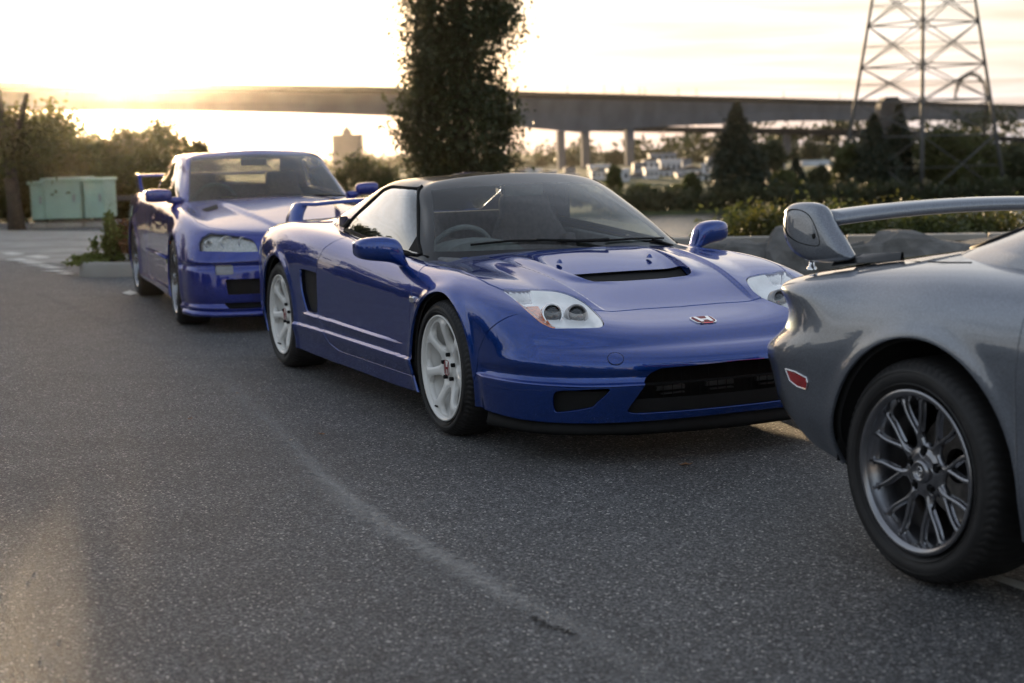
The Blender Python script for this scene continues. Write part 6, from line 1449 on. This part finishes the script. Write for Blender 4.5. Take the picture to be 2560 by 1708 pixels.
M_CARW = mat('far_car_white', (.6, .6, .62), .3, coat=1, noise=(2, .1)); M_CARR = mat('far_car_red', (.30, .03, .02), .3, coat=1, noise=(2, .1))
far_car(1660, 474, 340, M_CARW, 'white car glinting in the town lot, left of the slim tree'); far_car(1700, 482, 330, M_CARR, 'dark red car glinting in the town lot, left of the tall conifer'); far_car(2012, 466, 300, M_CARW, 'white car under the left half of the canopy'); far_car(2060, 466, 300, M_CARR, 'red car under the right half of the canopy')
# timber wall along the far bank on the right
a, b = at(2230, 480, 203), at(2600, 480, 203); zt = at(2300, 472, 203).z; zb = -8; tw_ = empty('timber_wall', ((a.x + b.x) / 2, 203, zb), 0, 'long weathered timber retaining wall on the far bank below the pylon', 'wall')
for k in range(5): m = MB(); z = (zt - zb) * (k + .5) / 5; m.box((0, .0 + .02 * (k % 2), z), (b.x - a.x, .25, (zt - zb) / 5 - .08)); m.build('plank', M_TIMBER, tw_)
for k in range(9): m = MB(); m.box(((b.x - a.x) * (k / 8 - .5), -.25, (zt - zb) / 2 + .1), (.35, .3, zt - zb + .4)); m.build('post', M_TIMBER, tw_)
# brick tower block
d = 520; a, b = at(839, 470, d), at(909, 470, d); zt = at(870, 337, d).z; w = b.x - a.x; tb = empty('tower_block', ((a.x + b.x) / 2, d, -8), 0, 'square brown tower block under the bridge deck, left of the columnar tree', 'building')
m = MB(); m.box((0, 0, (zt + 8) / 2), (w, w, zt + 8)); m.build('wall', M_BRICK, tb)
m = MB(); m.box((-.2, 0, zt + 8 + .9), (w * .30, w * .3, 1.8)); m.box((-.2, 0, zt + 8 + 2.2), (w * .12, w * .12, 1.2)); m.build('roof_plant_room', M_BRICK, tb)
for f in range(7):
    for k in range(5): m = MB(); m.box((-w / 2 + w * (k + .5) / 5, -w / 2 - .02, (zt + 8) - 1.6 - f * 2.6), (w / 5 * .5, .06, 1.2)); m.build('window', M_BRICK, tb)
# dark gabled tower behind the pylon
d = 330; a, b = at(2195, 330, d), at(2250, 330, d); w = b.x - a.x; zt = at(2220, 262, d).z; gt = empty('dark_tower', ((a.x + b.x) / 2, d, -8), 0, 'dark blocky tower with chamfered top seen through the pylon', 'tower')
m = MB(); m.box((0, 0, (zt + 8) / 2), (w, w, zt + 8)); m.build('wall', M_ROOF, gt); m = MB(); m.extrude([(-w / 2, -w / 2, zt + 8.02), (w / 2, -w / 2, zt + 8.02), (w * .28, -w / 2, zt + 9.6), (-w * .28, -w / 2, zt + 9.6)], (0, w, 0)); m.build('roof', M_ROOF, gt)

# ================================================================== bridges
def deck_pts(rows):
    """rows: (px, y_top, y_bottom) ; height 20 m above the camera fixes the distance"""
    out = []
    for px, yt, yb in rows:
        hor = 374.4 - (px - 1280) * .02586; d = FPX * 20.0 / (hor - yt) ; T_ = at(px, yt, d); B_ = at(px, yb, d); out.append((T_, B_, d))
    return out
rows = [(-500, 196, 268), (0, 203.5, 274), (440, 208.5, 277), (700, 212, 281), (980, 217.5, 289), (1190, 224, 303), (1330, 229.5, 321), (1440, 232.5, 331), (1561, 235.5, 322), (1700, 239, 314), (1834, 242, 309), (1960, 245.5, 302), (2150, 250.5, 301), (2350, 256, 300.5), (2560, 262.5, 300), (2900, 272, 304)]
DP = deck_pts(rows); br = empty('road_bridge', (DP[8][0].x, DP[8][0].y, 0), 0, 'long concrete box girder road bridge crossing the whole view', 'bridge'); off = Vector((DP[8][0].x, DP[8][0].y, 0))
V = []; F = []; W_ = 14.0
for T_, B_, d in DP:
    z1 = T_.z - 2.2; x, y = T_.x, T_.y
    V += [(x, y + .6, z1), (x, y + 2.4, (z1 + B_.z) / 2), (x, y + 3.0, B_.z), (x + 1, y + W_ - 3, B_.z), (x + 1, y + W_, z1)]
for i in range(len(DP) - 1):
    for j in range(5): F.append((i * 5 + j, i * 5 + (j + 1) % 5, (i + 1) * 5 + (j + 1) % 5, (i + 1) * 5 + j))
m = MB(); m.add([Vector(v) - off for v in V], F); m.build('girder', M_BRIDGE, br)
V = []; F = []
for T_, B_, d in DP:
    x, y, z = T_.x, T_.y, T_.z; V += [(x, y - .9, z), (x, y - .9, z - 1.7), (x, y - .4, z - 2.0), (x, y + 1.0, z - 2.19), (x + 1, y + W_ + .5, z - 2.19), (x + 1, y + W_ + 1, z)]
for i in range(len(DP) - 1):
    for j in range(6): F.append((i * 6 + j, i * 6 + (j + 1) % 6, (i + 1) * 6 + (j + 1) % 6, (i + 1) * 6 + j))
m = MB(); m.add([Vector(v) - off for v in V], F); m.build('deck_slab', M_BRIDGED, br)
for i in range(len(DP) - 1):                              # steel rail with posts on the parapet
    A_, B2 = DP[i][0], DP[i + 1][0]; m = MB(); m.bar(A_ - off + Vector((0, -.5, .75)), B2 - off + Vector((0, -.5, .75)), .07); 
    n = max(2, int((B2 - A_).length / 9))
    for k in range(n): p = A_.lerp(B2, k / n) - off + Vector((0, -.5, 0)); m.bar(p, p + Vector((0, 0, .78)), .09)
    m.build('railing', M_STEEL, br)
def pier(px, w_px, ytop, label=None, depth_off=4, dd=None, par=br, o_=off, zb=-8.5):
    hor = 374.4 - (px - 1280) * .02586; i = np.interp(px, [r[0] for r in rows], [p[2] for p in DP]) + depth_off if dd is None else dd
    T_ = at(px, ytop, i); w = w_px / FPX * i; m = MB(); m.box(((T_.x, T_.y, (T_.z + zb) / 2) if par is None else Vector((T_.x, T_.y, (T_.z + zb) / 2)) - o_), (w, w * 1.25, T_.z - zb), rz=rad(12)); return m.build('pier', M_BRIDGE, par)
pier(1401, 17, 328); pier(1462, 18, 330); pier(1572, 19, 322, depth_off=5); pier(-180, 20, 272)
# lamps on the deck
for i, px in enumerate((1419, 1511, 1557, 1600, 1613, 1697, 1742, 1960, 2100)):
    dd = float(np.interp(px, [r[0] for r in rows], [p[2] for p in DP])); yt = float(np.interp(px, [r[0] for r in rows], [r[1] for r in rows])); p = at(px, yt, dd)
    o = empty('roadside_post', (p.x, p.y + 1.0, p.z - .1), 0, ORD[i] + ' pale post on the bridge parapet, counting rightward from the columnar tree', 'post', 'pale posts along the bridge deck')
    m = MB(); m.tube([(0, 0, 0), (0, 0, 2.4)], .12, 6); m.build('post_shaft', M_STEEL, o); m = MB(); m.box((0, 0, 2.6), (.7, .5, .5)); m.build('post_head', M_HOUSEW, o, bevel=.1)
# second, lower bridge behind
rows2 = [(1450, 316, 328), (1700, 317, 331), (1900, 320, 335), (2128, 323, 340), (2350, 333, 344), (2560, 343, 356), (2800, 352, 368)]
r2 = empty('far_bridge', (at(2000, 330, 760).x, 760, 0), 0, 'second lower bridge with a thin dark deck beneath the main road bridge', 'bridge'); o2 = Vector(r2.location); pv = []
for px, yt, yb in rows2: d = 780 - (px - 1450) * .12; pv.append((at(px, yt, d), at(px, yb, d)))
V = []; F = []
for T_, B_ in pv: V += [(T_.x, T_.y, T_.z), (T_.x, T_.y, B_.z), (T_.x, T_.y + 10, B_.z), (T_.x, T_.y + 10, T_.z)]
for i in range(len(pv) - 1):
    for j in range(4): F.append((i * 4 + j, i * 4 + (j + 1) % 4, (i + 1) * 4 + (j + 1) % 4, (i + 1) * 4 + j))
m = MB(); m.add([Vector(v) - o2 for v in V], F); m.build('deck', M_BRIDGED, r2)
for px, w, yt in ((1967, 15, 330), (1840, 22, 320), (2265, 14, 330), (2480, 14, 344)): pier(px, w, yt, dd=720, par=r2, o_=o2)
# ================================================================== lattice pylon on the far shore
D = 214.0; py_ = empty('lattice_pylon', (at(2304, 400, D).x, D, at(2300, 492, D).z), 0, 'tall steel lattice power pylon on the far shore at the right', 'pylon'); Bz = py_.location.z
def lev(ypx): return at(2300, ypx, D).z - Bz
hd0 = 200 / FPX * D; z0 = 0; ztop = lev(-778)
def corner(k, z):                                   # 0 left, 1 near, 2 right, 3 far
    r = hd0 * (1 - z / ztop * .985); a = math.pi + k * math.pi / 2 - .26; return Vector((r * math.cos(a), r * math.sin(a), z))
zl = [0, lev(340), lev(252), lev(165), lev(60), lev(-40), lev(-130), lev(-220), lev(-310), lev(-400), lev(-500), lev(-640)]
for k in range(4): m = MB(); m.tube([corner(k, z) for z in zl], [.29 - .016 * i for i in range(len(zl))], 8); m.build('leg', M_STEEL, py_)
for i in range(len(zl) - 1):
    for k in range(4):
        a0, a1, b0, b1 = corner(k, zl[i]), corner((k + 1) % 4, zl[i]), corner(k, zl[i + 1]), corner((k + 1) % 4, zl[i + 1])
        for p, q in ((a0, b1), (a1, b0)): m = MB(); m.bar(p, q, .16, .12); m.build('diagonal_brace', M_STEEL, py_)
        if i: m = MB(); m.bar(a0, a1, .22, .18); m.build('cross_brace', M_STEEL, py_)
        if i < 5: m = MB(); m.bar(a0.lerp(b0, .5), a0.lerp(b1, .5), .09); m.bar(a1.lerp(b1, .5), a1.lerp(b0, .5), .09); m.build('secondary_brace', M_STEEL, py_)
for z in (lev(-400), lev(-500), lev(-600)):
    for s in (-1, 1): m = MB(); m.bar((0, 0, z), (s * 11, 0, z + 1), .25); m.bar((0, 0, z + 3), (s * 11, 0, z + 1), .2); m.build('cross_arm', M_STEEL, py_)
# spiky arch beyond the pylon
cx = at(2425, 246, 330); ar = empty('spiky_arch', (cx.x, 330, cx.z), 0, 'arching bare treetop with spiky twigs beyond the right pylon leg', 'treetop')
m = MB(); P = []
for a in np.linspace(math.pi * .98, -.10, 26): P.append((3.4 * math.cos(a) + .2, 0, 5.4 * math.sin(a) * (1 if a > 1.2 else 1.0) - .3))
m.tube([(2.9, 0, -14)] + P[::-1][:1] + P[::-1], .16, 6)
for i, p in enumerate(P[3:]):
    for s in (-1, 1): m.tube([p, (p[0] * 1.10 + rng.uniform(-.3, .3), 0, p[2] * 1.10 + s * .35 + .1)], [.10, .03], 5)
m.build('branches', M_BARK, ar)
leaves('crown', clumps(700, np.array(P) + 0.0, np.array([.22, .22, .22])), .20, L_DARK, ar)

# ================================================================== boulder edge and shrubs behind the cars on the right
def boulder(px, py, d, w, h, label):
    p = at(px, py, d); o = empty('boulder', (p.x, d, 0), 0, label, 'boulder', 'grey boulders edging the car park'); bm = bmesh.new(); bmesh.ops.create_icosphere(bm, subdivisions=3, radius=1.0)
    s = rng.uniform(0, 50)
    from mathutils import noise as mn
    for v in bm.verts:
        n = mn.noise(v.co * 1.1 + Vector((s, 0, 0))) * .38 + mn.noise(v.co * 3.1 + Vector((0, s, 0))) * .10; v.co = v.co * (1 + n); v.co.x *= w / 2; v.co.y *= w * .42; v.co.z = v.co.z * h * .75 + h * .30
        # faceted: flatten along a few random planes
        v.co.z = min(v.co.z, h * (.86 + .12 * math.sin(s + v.co.x * 4)))
    me = bpy.data.meshes.new('rock'); bm.to_mesh(me); bm.free(); link('rock', me, o, M_STONE); return o
BL = [(1640, .55), (1705, .60), (1775, .52), (1840, .72), (1915, .60), (1990, .85), (2075, .70), (2160, .8), (2250, .8), (2350, .9), (2450, .8), (2550, .8), (2650, .9)]
desc = ['boulder hidden low behind the blue coupe left mirror', 'flat grey boulder just right of the left door mirror', 'small grey boulder above the far wing of the blue coupe', 'wide flat boulder above the far wing of the blue coupe', 'rounded boulder left of the pointed one behind the blue wing', 'largest pointed boulder, between the blue wing and the silver rear wing', 'boulder just behind the silver wing support', 'boulder under the silver wing blade, first from the support', 'boulder under the silver wing blade, second from the support', 'boulder under the silver wing blade, third from the support', 'boulder hidden behind the silver rear window', 'boulder at the right edge behind the silver coupe', 'boulder past the right edge of the view']
for i, ((px, w), lb) in enumerate(zip(BL, desc)): boulder(px, 650, 14.6 - (px - 1700) * .0006, w, .34 + .07 * (i % 3 == 2) + (.08 if i == 5 else 0), lb)
a, b = at(1600, 612, 15.6), at(2650, 612, 14.9)
kb = empty('kerb_rail', ((a.x + b.x) / 2, 15.25, 0), math.atan2(b.y - a.y, b.x - a.x), 'pale concrete rail running behind the boulders', 'rail')
for k in range(6): m = MB(); L_ = (b - a).length / 6; m.box((-(b - a).length / 2 + L_ * (k + .5), 0, .27), (L_ - .03, .20, .07)); m.build('kerb_block', M_CONC, kb, bevel=.01); m = MB(); m.box((-(b - a).length / 2 + L_ * (k + .5), 0, .12), (.12, .14, .27)); m.build('rail_foot', M_CONC, kb)
sh = [(1800, 585, 18, .6, .40), (1845, 548, 20, .9, .62), (1900, 520, 21, 1.3, .75), (1960, 538, 19, 1.1, .7), (2030, 520, 20, 1.2, .8), (2110, 535, 18, 1.1, .75), (2190, 520, 20, 1.2, .8), (2270, 540, 18, 1.1, .75), (2350, 545, 19, 1.2, .75), (2450, 530, 19, 1.3, .9), (2550, 520, 20, 1.3, 1.0), (1745, 598, 17, .5, .3)]
wh = ['nearest the left door mirror', 'second from the left door mirror', 'tallest clump left of the silver wing', 'just left of the silver wing support', 'behind the silver wing support', 'first right of the silver wing support', 'second right of the silver wing support', 'third right of the silver wing support', 'left of the silver rear window', 'behind the silver rear window', 'at the right edge of the view', 'lowest one, tucked behind the left door mirror']
for i, ((px, py, d, w, h), lb) in enumerate(zip(sh, wh)):
    x = at(px, 560, d).x; zb = float(terr(np.array(x), np.array(float(d)))); zt = at(px, py + 12, d).z; o = shrub('shrub', (x, d, zb), w * 1.25, zt - zb, 5200, L_OLIVE if i % 3 else L_HEDGE, .038, 'leafy olive green shrub behind the boulders, ' + lb, group='shrubs behind the boulders', nc=44, stems=8)

# ================================================================== left of the view: skyline reflected in the door panels
for i in range(17):
    a = rad(-21.5 - i * 5.6); r = 46 + 9 * math.sin(i * 2.3); x, y = r * math.sin(a), r * math.cos(a); hgt = 3.2 + 3.6 * abs(math.sin(i * 1.9 + .4))
    tree('street_tree', (x, y, 0), hgt, 4.5 + 1.5 * math.sin(i), 3000, L_DARK, .28, ORD[i] + ' street tree outside the left photograph edge, counting leftward', .2, .2, 'round' if i % 3 else 'cone', 60, group='trees left of the photograph edge')
for (az, r, w, h, lb) in ((-33, 60, 16, 4.0, 'low grey shed left of the view, seen only in the paintwork'), (-58, 58, 22, 4.6, 'long pale shed left of the view, seen only in the paintwork'), (-80, 66, 18, 5.0, 'second pale shed left of the view, seen only in the paintwork')):
    a = rad(az); o = empty('warehouse', (r * math.sin(a), r * math.cos(a), 0), -a, lb, 'building'); m = MB(); m.box((0, 0, h / 2), (w, 9, h)); m.build('wall', M_HOUSEG, o); m = MB(); m.extrude([(-w / 2 - .3, -4.8, h), (-w / 2 - .3, 4.8, h), (-w / 2 - .3, 0, h + 1.5)], (w + .6, 0, 0)); m.build('roof', M_ROOF, o)
    for k in range(4): m = MB(); m.box((-w / 2 + w * (k + .5) / 4, -4.53, 1.4), (2.4, .1, 2.6)); m.build('loading_door', M_HOUSEW, o)
for i, (az, r) in enumerate(((-28, 38), (-47, 42), (-70, 40))):
    a = rad(az); o = empty('street_lamp', (r * math.sin(a), r * math.cos(a), 0), -a, ORD[i] + ' street lamp outside the left photograph edge, counting leftward', 'street lamp', 'lamps left of the photograph edge')
    m = MB(); m.tube([(0, 0, 0), (0, 0, 7.5), (.3, 0, 8.0), (1.4, 0, 8.1)], [.10, .07, .06, .05], 8); m.build('lamp_post', M_STEEL, o); m = MB(); m.box((1.6, 0, 8.08), (.6, .25, .12)); m.build('lamp_head', M_STEEL, o, bevel=.03)

# ================================================================== behind the camera: what the paintwork reflects
for i in range(16):
    a = rad(150 + i * 15.5); r = 62 + 16 * math.sin(i * 2.1); x, y = r * math.cos(a), r * math.sin(a) - 5
    if y > -18: y = -18 - 3 * (i % 3)
    tree('street_tree', (x, y, 0), 6 + 3 * abs(math.sin(i * 1.7)), 6.5, 2600, L_DARK, .42, ORD[i] + ' street tree behind the photographer, counting round from the left', .25, .2, 'round' if i % 3 else 'cone', 60, group='trees behind the photographer')
for (x, y, w, h, rz, lb) in ((-30, -52, 26, 5.5, .15, 'long low pale warehouse behind the photographer'), (24, -60, 20, 6.5, -.2, 'second low warehouse behind the photographer'), (-62, -20, 18, 6, 1.2, 'low warehouse to the left behind the photographer')):
    o = empty('warehouse', (x, y, 0), rz, lb, 'building'); m = MB(); m.box((0, 0, h / 2), (w, 10, h)); m.build('wall', M_HOUSEG, o); m = MB(); m.extrude([(-w / 2 - .3, -5.3, h), (-w / 2 - .3, 5.3, h), (-w / 2 - .3, 0, h + 1.8)], (w + .6, 0, 0)); m.build('roof', M_ROOF, o)
    for k in range(4): m = MB(); m.box((-w / 2 + w * (k + .5) / 4, 5.03, 1.7), (3, .1, 3.4)); m.build('loading_door', M_HOUSEW, o)

# ================================================================== haze: one closed box, added so the low sun spreads a warm glow
hz = MB(); hz.box((100, 600, 46.5), (4400, 2600, 113)); hm = bpy.data.materials.new('sun_glow_haze'); hm.use_nodes = True; nt = hm.node_tree; nt.nodes.clear()
o_ = nt.nodes.new('ShaderNodeOutputMaterial'); v_ = nt.nodes.new('ShaderNodeVolumePrincipled'); v_.inputs['Color'].default_value = (1.0, 0.93, 0.84, 1); v_.inputs['Density'].default_value = 0.000036; v_.inputs['Anisotropy'].default_value = 0.935
nt.links.new(v_.outputs[0], o_.inputs['Volume']); hzo = hz.build('haze', hm, label='thin haze added round the whole scene for the warm glow near the sun', cat='haze', kind='stuff')
